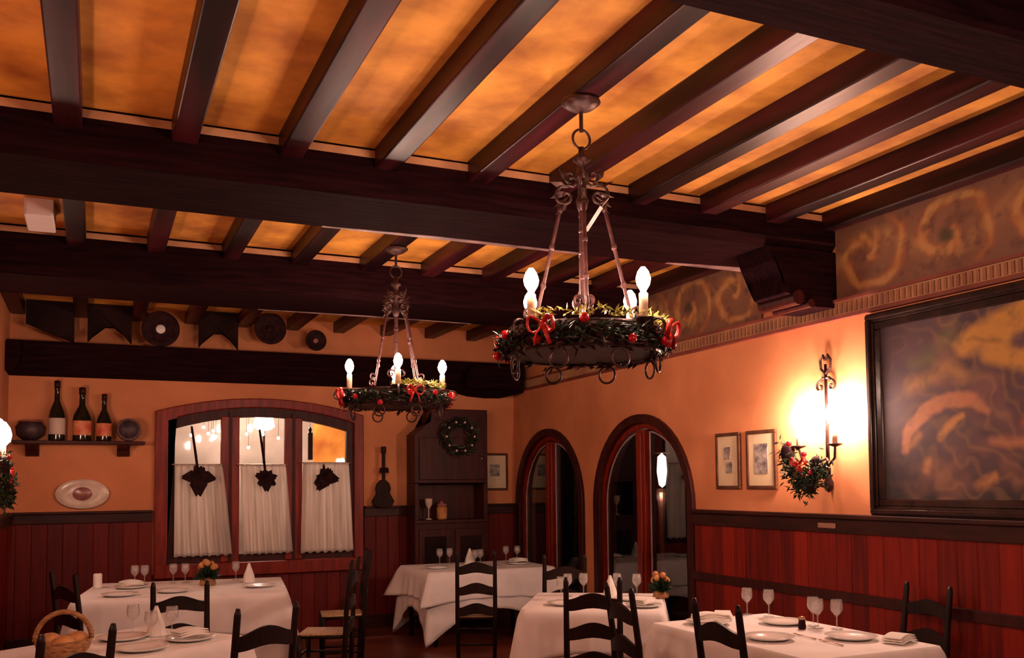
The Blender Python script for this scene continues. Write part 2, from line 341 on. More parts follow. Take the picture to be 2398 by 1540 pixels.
# ------------------------------------------------------------------ painting helper
def hsh(i, j, k=0):
    v = math.sin(i*127.1+j*311.7+k*74.7)*43758.5453; return v-math.floor(v)
def vn(x, y, k=0):
    i, j = math.floor(x), math.floor(y); fx, fy = x-i, y-j; fx = fx*fx*(3-2*fx); fy = fy*fy*(3-2*fy)
    a, b_, c, d = hsh(i, j, k), hsh(i+1, j, k), hsh(i, j+1, k), hsh(i+1, j+1, k)
    return (a+(b_-a)*fx)*(1-fy)+(c+(d-c)*fx)*fy
def fbm(x, y, k=0): return .5*vn(x, y, k)+.3*vn(2*x, 2*y, k+1)+.2*vn(4*x, 4*y, k+2)
def mix(a, b, t): t = max(0, min(1, t)); return tuple(p+(q-p)*t for p, q in zip(a, b))
def seg_d(px, py, pts):
    best = 9
    for (x0, y0, r0), (x1, y1, r1) in zip(pts, pts[1:]):
        dx, dy = x1-x0, y1-y0; t = max(0, min(1, ((px-x0)*dx+(py-y0)*dy)/(dx*dx+dy*dy+1e-9)))
        best = min(best, math.hypot(px-x0-dx*t, py-y0-dy*t)-(r0+(r1-r0)*t))
    return best
def painted(name, x, y0, y1, z0, z1, nx, nz, fn, mat, parent=None):
    """a panel facing -X; u runs from y1 (far, left in view) to y0, v from bottom to top"""
    bm = bmesh.new(); col = bm.loops.layers.float_color.new('paint')
    V = [[bm.verts.new((x, y1+(y0-y1)*i/nx, z0+(z1-z0)*j/nz)) for j in range(nz+1)] for i in range(nx+1)]
    K = [[fn(i/nx*(y1-y0), j/nz*(z1-z0)) for j in range(nz+1)] for i in range(nx+1)]
    for i in range(nx):
        for j in range(nz):
            f = bm.faces.new((V[i][j], V[i+1][j], V[i+1][j+1], V[i][j+1]))
            for l, (a, b2) in zip(f.loops, ((i, j), (i+1, j), (i+1, j+1), (i, j+1))): l[col] = (*K[a][b2][:3], 1)
    me = bpy.data.meshes.new(name); bm.to_mesh(me); bm.free(); me.materials.append(M[mat])
    o = bpy.data.objects.new(name, me); C.objects.link(o)
    sm = o.modifiers.new('thickness', 'SOLIDIFY'); sm.thickness = .012; sm.offset = 0
    if parent: o.parent = parent
    return o
def warp(u, v, a=.03, s=6): return u+a*(fbm(u*s, v*s, 3)-.5)*2, v+a*(fbm(u*s, v*s, 9)-.5)*2
MUR_BG, MUR_L, MUR_D, MUR_O = (.17, .078, .050), (.46, .25, .09), (.09, .036, .034), (.34, .11, .035)
def mural(u, v, k):
    """acanthus-like foliage: warped spirals on a brown ground"""
    c = mix(MUR_BG, (.24, .115, .062), fbm(u*5, v*5, k))
    P = .62
    i = math.floor(u/P); cu = (i+.5)*P+.06*(hsh(i, k)-.5); cv = .25+.05*(hsh(i, k+3)-.5); sg = 1 if i % 2 else -1
    U = u-cu+.05*(fbm(u*9, v*9, k+1)-.5); W = v-cv+.05*(fbm(u*9+7, v*9, k+2)-.5)
    rr = math.hypot(U, W*1.15); th = math.atan2(W*sg, U)
    w_ = math.sin(th+rr*26)                       # spiral arm
    lf = .5+.5*math.sin(th*7+rr*50)               # leafy edge
    arm = (w_+.35*lf-.35)*(1 if rr < .29 else max(0, 1-(rr-.29)*14))
    c = mix(c, MUR_O, arm*1.6)
    c = mix(c, MUR_L, (arm-.35)*2.0*(.5+fbm(u*12, v*12, k+5)))
    st = math.exp(-((v-.25-.13*math.sin(u*2*PI/P*.5))/.05)**2)
    c = mix(c, MUR_L, st*.55*(.4+lf))
    if i % 2: c = mix(c, (.07, .06, .035), (.075-rr)*22)
    c = mix(c, MUR_D, (fbm(u*16, v*16, k+6)-.52)*2.4)
    return mix(c, MUR_BG, max(0, (abs(v-.245)-.20)*16))
def mural_a(u, v): return mural(u, v, 0)
def mural_b(u, v): return mural(u+.3, v, 4)
o = painted('trim_18', XR-.012, 1.6, 4.835, 2.852, 3.345, 190, 44, mural_a, 'mural'); o['kind'] = 'structure'
o = painted('trim_19', XR-.012, 5.63, 7.20, 2.852, 3.345, 100, 40, mural_b, 'mural'); o['kind'] = 'structure'
MB().box((XR-.02, 1.6, 3.375), (XR, 4.84, ZJ+.12)).build('trim_20', 'mahog2', kind='structure')

# big oil painting -----------------------------------------------------------------
PY0, PY1, PZ0, PZ1 = 2.55, 4.56, 1.375, 2.70
t = thing('oil_painting', 'large dark framed oil painting with yellow and violet swirling forms beside wall lamp', 'painting', (XR, (PY0+PY1)/2, PZ0))
ox, oy, oz = XR, (PY0+PY1)/2, PZ0
hy, hz = (PY1-PY0)/2, PZ1-PZ0
b = MB()
def frame_ring(b, x0, x1, hy, z0, z1, w):
    b.box((x0, -hy, z0), (x1, hy, z0+w)).box((x0, -hy, z1-w), (x1, hy, z1)).box((x0, -hy, z0+w), (x1, -hy+w, z1-w)).box((x0, hy-w, z0+w), (x1, hy, z1-w))
frame_ring(b, -.045, -.003, hy, 0, hz, .06)
frame_ring(b, -.065, -.045, hy-.012, .012, hz-.012, .03)
b.build('frame', 'bigframe', t, bevel=.006)
b = MB(); frame_ring(b, -.035, -.01, hy-.06, .06, hz-.06, .05); b.build('inner_frame', 'bigframe', t, bevel=.008)
VI, VI2, YE, PI_, DK, GR = (.060, .032, .046), (.125, .062, .070), (.50, .25, .045), (.42, .17, .085), (.018, .014, .018), (.13, .11, .045)
def canvas(u, v):
    c = canvas0(u, v); g = fbm(u*4+11, v*5, 21)
    c = mix(c, (.26, .11, .08), (g-.58)*2.0*min(1, max(0, (u-.12)*5)))
    g2 = abs(math.sin((u*1.2+v*2.1+fbm(u*3, v*3, 5)*2.2)*7))
    c = mix(c, (.40, .22, .07), max(0, g2-.80)*1.1*min(1, u*2))
    return mix(c, (.03, .02, .03), max(0, .5-fbm(u*5+3, v*5+9, 31)*1.2))
def canvas0(u, v):   # u from far/left edge, v from the bottom, in metres
    U, W = warp(u, v, .04, 5)
    c = mix(DK, VI, (v-.02)*2.6); c = mix(c, VI2, (fbm(u*3+3, v*3, 2)-.35)*1.8)
    c = mix(c, DK, (.10-u)*6)
    def st(pts, col, c, soft=.02): return mix(c, col, (.5-seg_d(U, W, pts)/soft)*.92)
    c = st([(.28, .86, .02), (.46, .92, .05), (.55, 1.0, .05)], GR, c, .10)
    c = st([(.24, .70, .03), (.50, .80, .06), (.62, .72, .03)], mix(YE, VI2, .45), c, .08)
    c = st([(.62, .90, .06), (.82, .96, .10), (1.05, 1.06, .10), (1.5, 1.05, .10)], YE, c, .05)
    c = st([(.80, .86, .06), (1.00, .80, .06), (1.12, .70, .04), (1.3, .6, .04)], YE, c, .05)
    c = st([(.98, .92, .05), (1.15, .92, .06), (1.5, .9, .08)], (.10, .05, .075), c, .05)
    c = st([(.70, .93, .01), (.86, .90, .012)], mix(YE, DK, .5), c, .03)
    c = st([(.18, .30, .025), (.21, .42, .04), (.34, .54, .045), (.52, .60, .05), (.70, .60, .04), (.80, .52, .02)], PI_, c, .025)
    c = st([(.22, .34, .02), (.30, .40, .025)], (.30, .13, .05), c, .03)
    c = st([(.44, .38, .02), (.52, .44, .028), (.60, .50, .02)], mix(PI_, YE, .5), c, .03)
    c = st([(.34, .20, .03), (.36, .24, .025)], mix(YE, PI_, .5), c, .04)
    c = st([(.70, .10, .02), (.80, .15, .03)], mix(YE, PI_, .6), c, .04)
    c = st([(.82, .36, .02), (1.0, .34, .035), (1.1, .27, .03)], PI_, c, .05)
    c = st([(1.0, .46, .02), (1.05, .48, .02)], (.35, .08, .04), c, .04)
    c = st([(1.3, .2, .08), (1.6, .5, .1)], mix(YE, PI_, .5), c, .08)
    c = mix(c, DK, (.13-v)*5)
    return mix(c, (.07, .045, .05), (fbm(u*18, v*18, 7)-.5)*1.3)
pc = painted('canvas', -.02, -hy+.10, hy-.10, .10, hz-.10, 170, 112, canvas, 'canvas', t)

# ------------------------------------------------------------------ arched glass doors in the right wall
for n, (y0, y1) in enumerate(DOORS):
    nm = 'door_%d' % (n+1)
    c, r = (y0+y1)/2, (y1-y0)/2
    root = bpy.data.objects.new(nm, None); C.objects.link(root); root['kind'] = 'structure'
    def ring(r0, r1, x0, x1, name, m, zb=0.0, bev=.006):
        n2 = 24
        A = [(c+r0, zb)]+[(c+r0*math.cos(PI*i/n2), SPR+r0*math.sin(PI*i/n2)) for i in range(n2+1)]+[(c-r0, zb)]
        B = [(c-r1, zb)]+[(c-r1*math.cos(PI*i/n2), SPR+r1*math.sin(PI*i/n2)) for i in range(n2+1)]+[(c+r1, zb)]
        return MB().prism(A+B, 'x', x0, x1).build(name, m, root, bevel=bev)
    ring(r, r-.085, XR-.035, XR+.05, 'frame', 'mahog2')
    ring(r-.085, r-.135, XR+.02, XR+.10, 'door_frame', 'mahog')
    MB().box((XR-.005, c-.075, 0), (XR+.09, c+.075, SPR+r-.15)).box((XR-.02, c-.03, 0), (XR-.005, c+.03, SPR+r-.17)).build('meeting_stile', 'mahog', root, bevel=.006)
    # each leaf: inner bead and bottom panel
    for s in (-1, 1):
        ri = r-.135; n2 = 16
        o2 = [(c+s*.075, .30), (c+s*ri, .30)]+[(c+s*ri*math.cos(PI/2*i/n2), SPR+ri*math.sin(PI/2*i/n2)) for i in range(n2+1) if ri*math.cos(PI/2*i/n2) > .075]
        top = SPR+math.sqrt(ri*ri-.075**2); o2.append((c+s*.075, top))
        MB().prism(o2, 'x', XR+.055, XR+.061).build('pane', 'dpane', root)
        ri2 = ri-.025
        i2 = [(c+s*.10, .33), (c+s*ri2, .33)]+[(c+s*ri2*math.cos(PI/2*i/n2), SPR+ri2*math.sin(PI/2*i/n2)) for i in range(n2+1) if ri2*math.cos(PI/2*i/n2) > .10]
        i2.append((c+s*.10, SPR+math.sqrt(ri2*ri2-.01)))
        MB().tube([(XR+.045, p[0], p[1]) for p in i2], .009, 6, closed=True).build('glazing_bead', 'bead', root)
        MB().box((XR+.03, c+s*.075, 0), (XR+.09, c+s*ri, .30)).build('bottom_panel', 'mahog', root, bevel=.006)
# dark terrace beyond the doors; glowing shape added for the bright spot in glass
MB().box((XR+.22, 5.5, -.1), (XR+3.2, 11.4, 0)).build('floor', 'out', kind='structure')
MB().box((XR+3.1, 5.5, 0), (XR+3.2, 11.4, 3)).box((XR+.22, 11.3, 0), (XR+3.2, 11.4, 3)).box((XR+.22, 5.5, 0), (XR+3.2, 5.6, 3)).build('wall_terrace', 'out', kind='structure')
t = thing('added_glow', 'added glowing shape on a slim post behind the second arched glass door', 'added_glow', (5.55, 8.36, 0))
MB().lathe([(.10, 0), (.10, .03), (.045, .06), (.035, .7), (.045, 1.30), (.07, 1.50), (.06, 1.54)], seg=12).build('added_glow_post', 'brass', t)
MB().lathe([(.001, 1.55), (.035, 1.58), (.055, 1.72), (.045, 1.88), (.001, 1.92)], seg=14).build('added_glow_shape', 'sbulb', t, True)
MB().lathe([(.10, 1.92), (.03, 2.0), (.001, 2.04)], seg=12).build('cap', 'brass', t)
lamp('added_glow_light', (-.12, -.10, 1.45), 5, .03, WARM, t)  # added lamp brightening the terrace and the glowing post

# ------------------------------------------------------------------ window_1 (three lights, segmental head) in the back wall
root = bpy.data.objects.new('window_1', None); C.objects.link(root); root['kind'] = 'structure'
MB().box((.64, YB-.01, .70), (.765, YB+.06, 2.34)).box((2.605, YB-.01, .70), (2.73, YB+.06, 2.34)).build('jamb', 'mahog2', root)
def warc(x0, x1, zs, rise, n=20): return [(x0+(x1-x0)*i/n, zs+rise*(1-(2*i/n-1)**2)) for i in range(n+1)]
A = [(.575, .70)]+warc(.575, 2.79, 2.40, .16)+[(2.79, .70)]
Bq = [(2.68, .70)]+warc(.69, 2.68, 2.31, .15)[::-1]+[(.69, .70)]
MB().prism(A+Bq, 'y', YB-.06, YB+.03).build('window_frame', 'mahog', root, bevel=.01)
A2 = [(.69, .86)]+warc(.69, 2.68, 2.31, .15)+[(2.68, .86)]
B2 = [(2.60, .86)]+warc(.77, 2.60, 2.22, .14)[::-1]+[(.77, .86)]
MB().prism(A2+B2, 'y', YB-.015, YB+.05).build('window_frame', 'mahog2', root, bevel=.008)
for x0, x1 in ((1.235, 1.425), (1.91, 2.10)):
    MB().box((x0, YB-.035, .80), (x1, YB+.05, 2.36)).build('mullion', 'mahog', root, bevel=.01)
    MB().box((x0+.08, YB-.05, .80), (x0+.11, YB-.035, 2.40)).build('mullion', 'mahog2', root)
MB().box((.575, YB-.10, .66), (2.79, YB+.05, .80)).build('window_sill', 'mahog', root, bevel=.01)
MB().box((.69, YB-.02, .80), (2.68, YB+.05, .88)).build('window_frame', 'mahog2', root)
MB().box((.77, YB+.02, .88), (2.60, YB+.026, 2.40)).build('pane', 'pane', root)
# lit room beyond the window
MB().box((-.2, 12.6, 0), (4.2, 12.7, 3.2)).box((-.3, 10.5, 0), (-.2, 12.7, 3.2)).box((4.1, 10.5, 0), (4.2, 12.7, 3.2)).box((-.3, 10.5, 3.2), (4.2, 12.7, 3.3)).box((-.3, 10.5, -.1), (4.2, 12.7, 0)).build('wall_beyond', 'stone', kind='structure')
MB().box((2.72, 12.55, 1.2), (3.6, 12.6, 2.9)).build('wall_panel_beyond', 'ceil', kind='structure')
t = thing('glass_lamp', 'bright lamp glowing in the room behind the three-light window', 'lamp', (1.9, 11.6, 0))
MB().lathe([(.14, 0), (.14, .02), (.015, .05), (.015, 2.3)], seg=12).build('pole', 'iron', t)
MB().lathe([(.08, 2.3), (.13, 2.34), (.10, 2.50), (.03, 2.56), (.001, 2.57)], seg=16).build('lamp_shade', 'sbulb', t, True)
lamp('room_light', (0, 0, 2.75), 210, .12, (1, .70, .56), t)
s = 0
for (x, z) in ((.96, 2.17), (1.09, 2.26), (1.19, 2.22), (1.17, 2.12), (1.22, 2.16), (1.14, 2.19), (1.55, 2.19), (1.73, 2.19), (1.57, 2.04), (1.90, 2.15), (2.26, 2.26)):
    # small fairy lights hanging behind the panes
    q = MB().ball((0, 0, 0), .018, seg=8).build('fairy_light', 'sbulb', None, True); q.location = (x, 10.62, z)
    t2 = MB().tube([(0, 0, .015), (.003, 0, .6)], .002, 4).build('cord', 'iron', q)
    tag(q, 'tiny bright fairy light hanging behind the back window panes', 'light', 'fairy lights behind the window')
# café curtains
def curtain(label, xt0, xt1, xb0, xb1, zt, zb):
    t = thing('cafe_curtain', label, 'curtain', ((xt0+xt1)/2, YB-.10, zt), 0, 'white curtains on the back window')
    cx = (xt0+xt1)/2
    bm = bmesh.new(); nx, nz = 60, 26; V = []
    for i in range(nx+1):
        col = []
        for j in range(nz+1):
            f = j/nz; u = i/nx
            x = (xt0+(xt1-xt0)*u)*(1-f**.8)+(xb0+(xb1-xb0)*u)*f**.8-cx
            z = -(zt-zb)*f - (0.012*math.sin(u*44) if j == nz else 0)
            y = .016*math.sin(u*44+.6*math.sin(f*3))*(0.5+.6*f)
            col.append(bm.verts.new((x, y, z)))
        V.append(col)
    for i in range(nx):
        for j in range(nz): bm.faces.new((V[i][j], V[i+1][j], V[i+1][j+1], V[i][j+1]))
    me = bpy.data.meshes.new('drape'); bm.to_mesh(me); bm.free(); me.materials.append(M['curtain'])
    for p in me.polygons: p.use_smooth = True
    o = bpy.data.objects.new('drape', me); C.objects.link(o); o.parent = t
    sm = o.modifiers.new('thick', 'SOLIDIFY'); sm.thickness = .003
    MB().tube([(xt0-cx-.03, .02, 0), (xt1-cx+.03, .02, 0)], .007, 8).build('rod', 'brass', t)
    return t
curtain('left white café curtain with a drooping dark leaf bunch in front', .765, 1.235, .765, 1.345, 1.84, .885)
curtain('middle white café curtain hanging between the two mullions', 1.425, 1.90, 1.46, 1.985, 1.84, .885)
curtain('right white café curtain on the light with the orange upper pane', 2.095, 2.60, 2.07, 2.66, 1.86, .875)
# sheer upper curtains in the first two lights
# hanging dried leaf bunches
def leaf_bunch(label, x, z, spread, stem_x, stem_z, n, seed):
    random.seed(seed)
    t = thing('leaf_bunch', label, 'leaves', (x, YB-.19, z), 0, 'dark leaf bunches hanging in the window')
    b = MB()
    for dx, dz, ln in spread:
        d = Vector((dx, random.uniform(-.25, .1), dz))
        for k in range(3): b.leaf((0, 0, 0), d+Vector((random.uniform(-.15, .15), 0, random.uniform(-.15, .15))), ln*1.15, ln*.85, (0, 1, .1))
    for k in range(n):
        a = random.uniform(0, 2*PI); b.leaf((0, 0, 0), (math.cos(a), random.uniform(-.4, .0), math.sin(a)), .11, .10, (0, 1, .2))
    b.build('leaves', 'leafd', t)
    MB().tube([(0, 0, .0), (stem_x*.4, .03, stem_z*.4), (stem_x, .125, stem_z)], [.013, .014, .012], 6).build('stem', 'leafd', t)
    return t
leaf_bunch('dark five-lobed leaf bunch on a long stem, hanging over the left curtain', .99, 1.72, [(-1, -.05, .15), (1, -.15, .16), (0, -1, .19), (.3, .9, .09), (-.4, .8, .1), (.3, -.6, .12), (-.3, -.5, .12)], -.06, .52, 12, 3)
leaf_bunch('smaller dark leaf bunch on a thin stem, hanging over the middle curtain', 1.68, 1.69, [(-.9, .35, .11), (.9, .3, .11), (0, -1, .13), (.6, -.5, .11), (-.5, -.5, .10), (.1, .9, .07)], -.05, .53, 10, 4)
leaf_bunch('dark curled leaf bunch with no long stem, hanging over the right curtain', 2.32, 1.70, [(.9, -.1, .14), (-.5, -.9, .15), (-.3, .8, .09), (.4, .8, .10), (-.8, 0, .10), (-.7, -.5, .13)], 0.0, .16, 12, 6)
t = tag(MB().box((-.025, -.02, -.15), (.025, .02, .15)).lathe([(.012, .15), (.02, .19), (.008, .21)], seg=8).build('dark_bottle', 'bottle', bevel=.012), 'narrow dark upright bottle shape in the right window light above the curtain', 'bottle')
t.location = (2.165, YB-.13, 2.04)

# ------------------------------------------------------------------ wall shelf, bottles, barrel, oval plate
t = thing('wall_shelf', 'dark wooden wall shelf carrying bottles on the back wall', 'shelf', (-.13, YB, 2.07))
MB().box((-.60, -.20, -.03), (.60, 0, .005)).build('board', 'mahog2', t, bevel=.006)
for sx in (-.43, .40):
    MB().prism([(-.0, -.03), (-.17, -.03), (-.15, -.06), (-.07, -.09), (-.05, -.14), (0, -.15)], 'x', sx-.06, sx+.06).build('bracket', 'mahog2', t, bevel=.01)
def bottle(label, x, h, r, lab):
    t = thing('wine_bottle', label, 'bottle', (x, YB-.11, 2.076), 0, 'wine bottles on the wall shelf')
    MB().lathe([(r, 0), (r*1.02, h*.02), (r, h*.42), (r*.85, h*.50), (r*.35, h*.66), (r*.30, h*.93), (r*.36, h*.94), (r*.36, h*.99), (.001, h)], seg=18).build('glass', 'bottle', t, True)
    MB().lathe([(r*1.03, h*.10), (r*1.035, h*.11), (r*1.035, h*.36), (r*1.03, h*.37)], seg=18).build('label', lab, t, True)
    MB().lathe([(r*.37, h*.86), (r*.38, h*.99), (.001, h*1.004)], seg=12).build('cap', 'mahog2', t, True)
bottle('tallest bottle on the wall shelf, dark with a pale grey label', -.345, .60, .075, 'label_c')
bottle('middle shelf bottle, dark glass with a glowing orange red label', -.118, .54, .085, 'label_r')
bottle('shortest shelf bottle, slim neck and reddish label, beside the small barrel', .085, .48, .070, 'label_r')
t = thing('small_barrel', 'small dark round barrel at the right end of the wall shelf', 'barrel', (.315, YB-.11, 2.076))
MB().lathe([(.085, -.085), (.112, -.04), (.118, 0), (.112, .04), (.085, .085)], (0, 0, .118), 20, 'y').build('body', 'barrel', t, True)
for yy in (-.06, .06): MB().lathe([(.108, yy-.012), (.114, yy-.012), (.114, yy+.012), (.108, yy+.012)], (0, 0, .118), 20, 'y').build('hoop', 'iron', t)
t = thing('round_pot', 'low dark pot with a lavender rim at the left end of the wall shelf', 'pot', (-.58, YB-.11, 2.076))
MB().lathe([(.06, 0), (.12, .05), (.13, .13), (.10, .18), (.085, .18), (.11, .12), (.05, .03), (.001, .03)], seg=20).build('body', 'barrel', t, True)
MB().lathe([(.10, .178), (.112, .185), (.10, .195), (.084, .185)], seg=20).build('rim', 'platec', t, True)
t = thing('oval_plate', 'oval white platter with a reddish centre on the back wall below the shelf', 'plate', (-.105, YB, 1.545))
MB().lathe([(.001, -.03), (.12, -.028), (.17, -.022), (.245, -.045), (.250, -.038), (.20, -.01), (.1, -.002)], seg=36, axis='y', sy=.60).build('rim', 'platerim', t, True)
MB().lathe([(.001, -.034), (.085, -.032), (.09, -.03)], seg=24, axis='y', sy=.75).build('centre', 'platec', t, True)

# round plates and dark arched shapes above the last beam
def rplate(label, x, z, r, mc):
    t = thing('round_plate', label, 'plate', (x, YB-.28, z), 0, 'round plates between the joist ends')
    MB().lathe([(.001, 0), (r*.5, -.004), (r*.72, -.012), (r*.97, -.03), (r, -.024), (r*.7, .01), (.001, .014)], seg=28, axis='y').build('rim', 'leafd', t, True)
    MB().lathe([(.001, -.016), (r*.24, -.014), (r*.26, -.006)], seg=16, axis='y').build('centre', mc, t, True)
    MB().tube([(0, .02, 0), (0, .28, 0)], .006, 6).build('hanger', 'iron', t)
rplate('large round dark plate with a pale pink centre above the wall shelf beam', .600, 3.22, .185, 'china')
rplate('round dark plate with dark centre between joists above the window', 1.70, 3.29, .17, 'leafd')
rplate('small round dark plate with reddish centre, nearest the far chandelier', 2.19, 3.19, .115, 'platec')
for x0, x1, kind in ((-.63, -.20, 0), (-.08, .33, 1), (.98, 1.38, 1)):
    if kind: pts = [(x0, ZC), (x0, 3.06)]+[(x0+(x1-x0)*i/10, 3.06+.17*math.sin(PI*i/10)) for i in range(11)]+[(x1, ZC)]
    else: pts = [(x0, ZC), (x0, 3.22), (x1, 3.05), (x1, ZC)]
    MB().prism(pts, 'y', YB-.20, YB-.15).build('trim_21', 'dark', kind='structure')

# violin-like wall ornament and corner cupboard
t = thing('wall_fiddle', 'dark long necked fiddle shaped ornament hanging between window and cupboard', 'instrument', (3.0, YB-.11, 1.345))
pts = [(0, 0), (.10, .02), (.13, .08), (.10, .13), (.075, .17), (.09, .22), (.07, .28), (.03, .32)]
MB().prism([(p[0], p[1]) for p in pts]+[(-p[0], p[1]) for p in pts[::-1][:-1]], 'y', -.02, .03).build('body', 'fur', t, bevel=.008)
MB().box((-.018, -.03, .30), (.018, -.005, .62)).build('neck', 'fur', t)
MB().prism([(-.05, .40), (.06, .40), (.05, .46), (-.04, .46)], 'y', -.04, -.01).build('collar', 'leafd', t)
MB().box((-.03, -.035, .62), (.03, 0, .70)).build('peg_head', 'fur', t, bevel=.01)
t = thing('corner_cupboard', 'tall dark wooden cupboard with a stepped left shoulder in the far corner', 'cupboard', (3.74, YB-.08, 0))
X0, X1, D = -.45, .44, -.30
MB().prism([(X0, .0), (X1, .0), (X1, 1.20), (X0, 1.20)], 'y', D, 0).prism([(X0, 1.62), (X1, 1.62), (X1, 2.47), (-.24, 2.47), (-.25, 2.32), (-.36, 2.25), (X0, 2.18)], 'y', D, 0)\
    .box((X0, D, 1.20), (X0+.05, 0, 1.62)).box((X1-.05, D, 1.20), (X1, 0, 1.62)).box((X0+.05, -.03, 1.20), (X1-.05, 0, 1.62)).build('carcass', 'mahog2', t, bevel=.008)
for sx in (-1, 1):
    cx = sx*.215
    d = MB().box((cx-.19, D-.02, .10), (cx+.19, D, 1.10)).build('door', 'mahog2', t, bevel=.006)
    MB().box((cx-.13, D-.028, .17), (cx+.13, D-.02, 1.02)).build('panel', 'dark', d, bevel=.006)
    MB().ball((cx-sx*.15, D-.035, .62), .016).build('knob', 'brass', d)
d = MB().box((-.40, D-.02, 1.66), (.40, D, 2.14)).build('door', 'mahog2', t, bevel=.006)
MB().ball((.35, D-.035, 1.9), .014).build('knob', 'brass', d)
MB().box((X0-.01, D-.03, 1.17), (X1+.01, 0, 1.205)).build('shelf', 'mahog2', t, bevel=.004)
t = thing('tan_jar', 'small tan lidded box on the open shelf of the dark corner cupboard', 'box', (3.66, YB-.24, 1.207))
MB().lathe([(.055, 0), (.062, .02), (.062, .13), (.05, .15)], seg=16).build('body', 'bread', t, True)
MB().lathe([(.058, .15), (.06, .17), (.02, .19), (.018, .21), (.001, .215)], seg=16).build('lid', 'platec', t, True)
t = thing('glass_goblet', 'grey goblet on the open cupboard shelf beside the tan box', 'goblet', (3.50, YB-.24, 1.207))
MB().lathe([(.04, 0), (.04, .006), (.006, .015), (.006, .12), (.04, .17), (.045, .24), (.042, .24), (.036, .17), (.001, .13)], seg=16).build('bowl', 'platerim', t, True)
# wreath on the cupboard
def sprig_ring(b, c, R, n, ln, wd, plane='xz', thick=.05):
    for k in range(n):
        a = 2*PI*k/n+random.uniform(-.1, .1); rr = R+random.uniform(-thick, thick)
        if plane == 'xz': p = (c[0]+rr*math.cos(a), c[1]+random.uniform(-thick, thick)*.6, c[2]+rr*math.sin(a)); td = Vector((-math.sin(a), 0, math.cos(a)))
        else: p = (c[0]+rr*math.cos(a), c[1]+rr*math.sin(a), c[2]+random.uniform(-thick, thick)*.9); td = Vector((-math.sin(a), math.cos(a), 0))
        d = td+Vector((random.uniform(-.9, .9), random.uniform(-.9, .9), random.uniform(-.9, .9)))
        b.leaf(p, d, ln*random.uniform(.7, 1.3), wd)
random.seed(11)
t = thing('pine_wreath', 'dark green and silver wreath on the front of the corner cupboard', 'wreath', (3.80, YB-.46, 2.15))
b = MB(); sprig_ring(b, (0, 0, 0), .17, 420, .07, .018, thick=.05); b.build('greenery', 'leafg', t)
MB().tube([(.17*math.cos(a*PI/12), 0, .17*math.sin(a*PI/12)) for a in range(24)], .03, 8, closed=True).build('hoop', 'leafd', t)
for k in range(10): a = k*.63; MB().ball((.17*math.cos(a), -.04, .17*math.sin(a)), .014).build('silver_bead', 'platerim', t, True)

# ------------------------------------------------------------------ small framed prints
def small_frame(label, loc, wd, ht, wall, pic):
    t = thing('framed_print', label, 'picture', loc)
    if wall == 'right': t.rotation_euler = (0, 0, -PI/2)
    b = MB(); f = .028
    b.box((-wd/2, -.025, 0), (wd/2, -.003, f)).box((-wd/2, -.025, ht-f), (wd/2, -.003, ht)).box((-wd/2, -.025, f), (-wd/2+f, -.003, ht-f)).box((wd/2-f, -.025, f), (wd/2, -.003, ht-f)).build('frame', 'frame', t, bevel=.005)
    MB().box((-wd/2+f, -.015, f), (wd/2-f, -.003, ht-f)).build('mount', 'mat', t)
    b = MB()
    for x0, x1, z0, z1 in pic: b.box((x0, -.018, z0), (x1, -.0145, z1))
    b.build('print', 'ink', t)
small_frame('small square print in a wooden frame beside the far arched doorway', (4.43, YB, 1.53), .34, .45, 'back', [(-.065, .06, .17, .31)])
small_frame('narrow framed print with sparse grey drawing, farther from wall lamp', (XR, 6.085, 1.545), .31, .455, 'right', [(-.045, .03, .24, .34), (-.02, .055, .13, .22)])
small_frame('narrow framed print with a grey upright picture, directly beside the wall lamp', (XR, 5.675, 1.545), .35, .455, 'right', [(-.075, .075, .12, .35)])
t = tag(MB().box((-.006, -.085, -.018), (0, .085, .018)).build('name_plate', 'brass', bevel=.003), 'small tarnished metal plate fixed on the dark wainscot rail under wall lamp', 'plate'); t.location = (XR-.056, 4.95, 1.295)

# ------------------------------------------------------------------ lamps
def scroll(c, u, v, r, turns=1.25, a0=0, sgn=1, n=22, rmin=.15):
    """points of a spiral in the plane spanned by u,v"""
    c, u, v = Vector(c), Vector(u), Vector(v); P = []
    for i in range(n+1):
        f = i/n; a = a0+sgn*2*PI*turns*f; rr = r*(1-(1-rmin)*f)
        P.append(c+u*rr*math.cos(a)+v*rr*math.sin(a))
    return P
def bow(parent, p, s, up=(0, 0, 1), ydir=-1):
    b = MB(); p = Vector(p)
    out = Vector((p.x, p.y, 0)); out = out.normalized() if out.length > .01 else Vector((0, -1, 0)); tn = Vector((-out.y, out.x, 0))
    for sg in (-1, 1):
        L = [p+out*.01]+[p+out*(.02+.02*math.sin(PI*i/6))+tn*sg*s*math.sin(PI*i/8)*1.0+Vector((0, 0, s*.55*math.sin(2*PI*i/8))) for i in range(1, 8)]+[p+out*.012]
        b.tube(L, .013, 5, flatten=.4)
        b.tube([p+out*.012, p+out*.03+tn*sg*s*.4-Vector((0, 0, s*.7)), p+out*.02+tn*sg*s*.6-Vector((0, 0, s*1.4))], .011, 5, flatten=.4)
    b.ball(p+out*.015, .016)
    return b.build('ribbon_bow', 'red', parent, True)
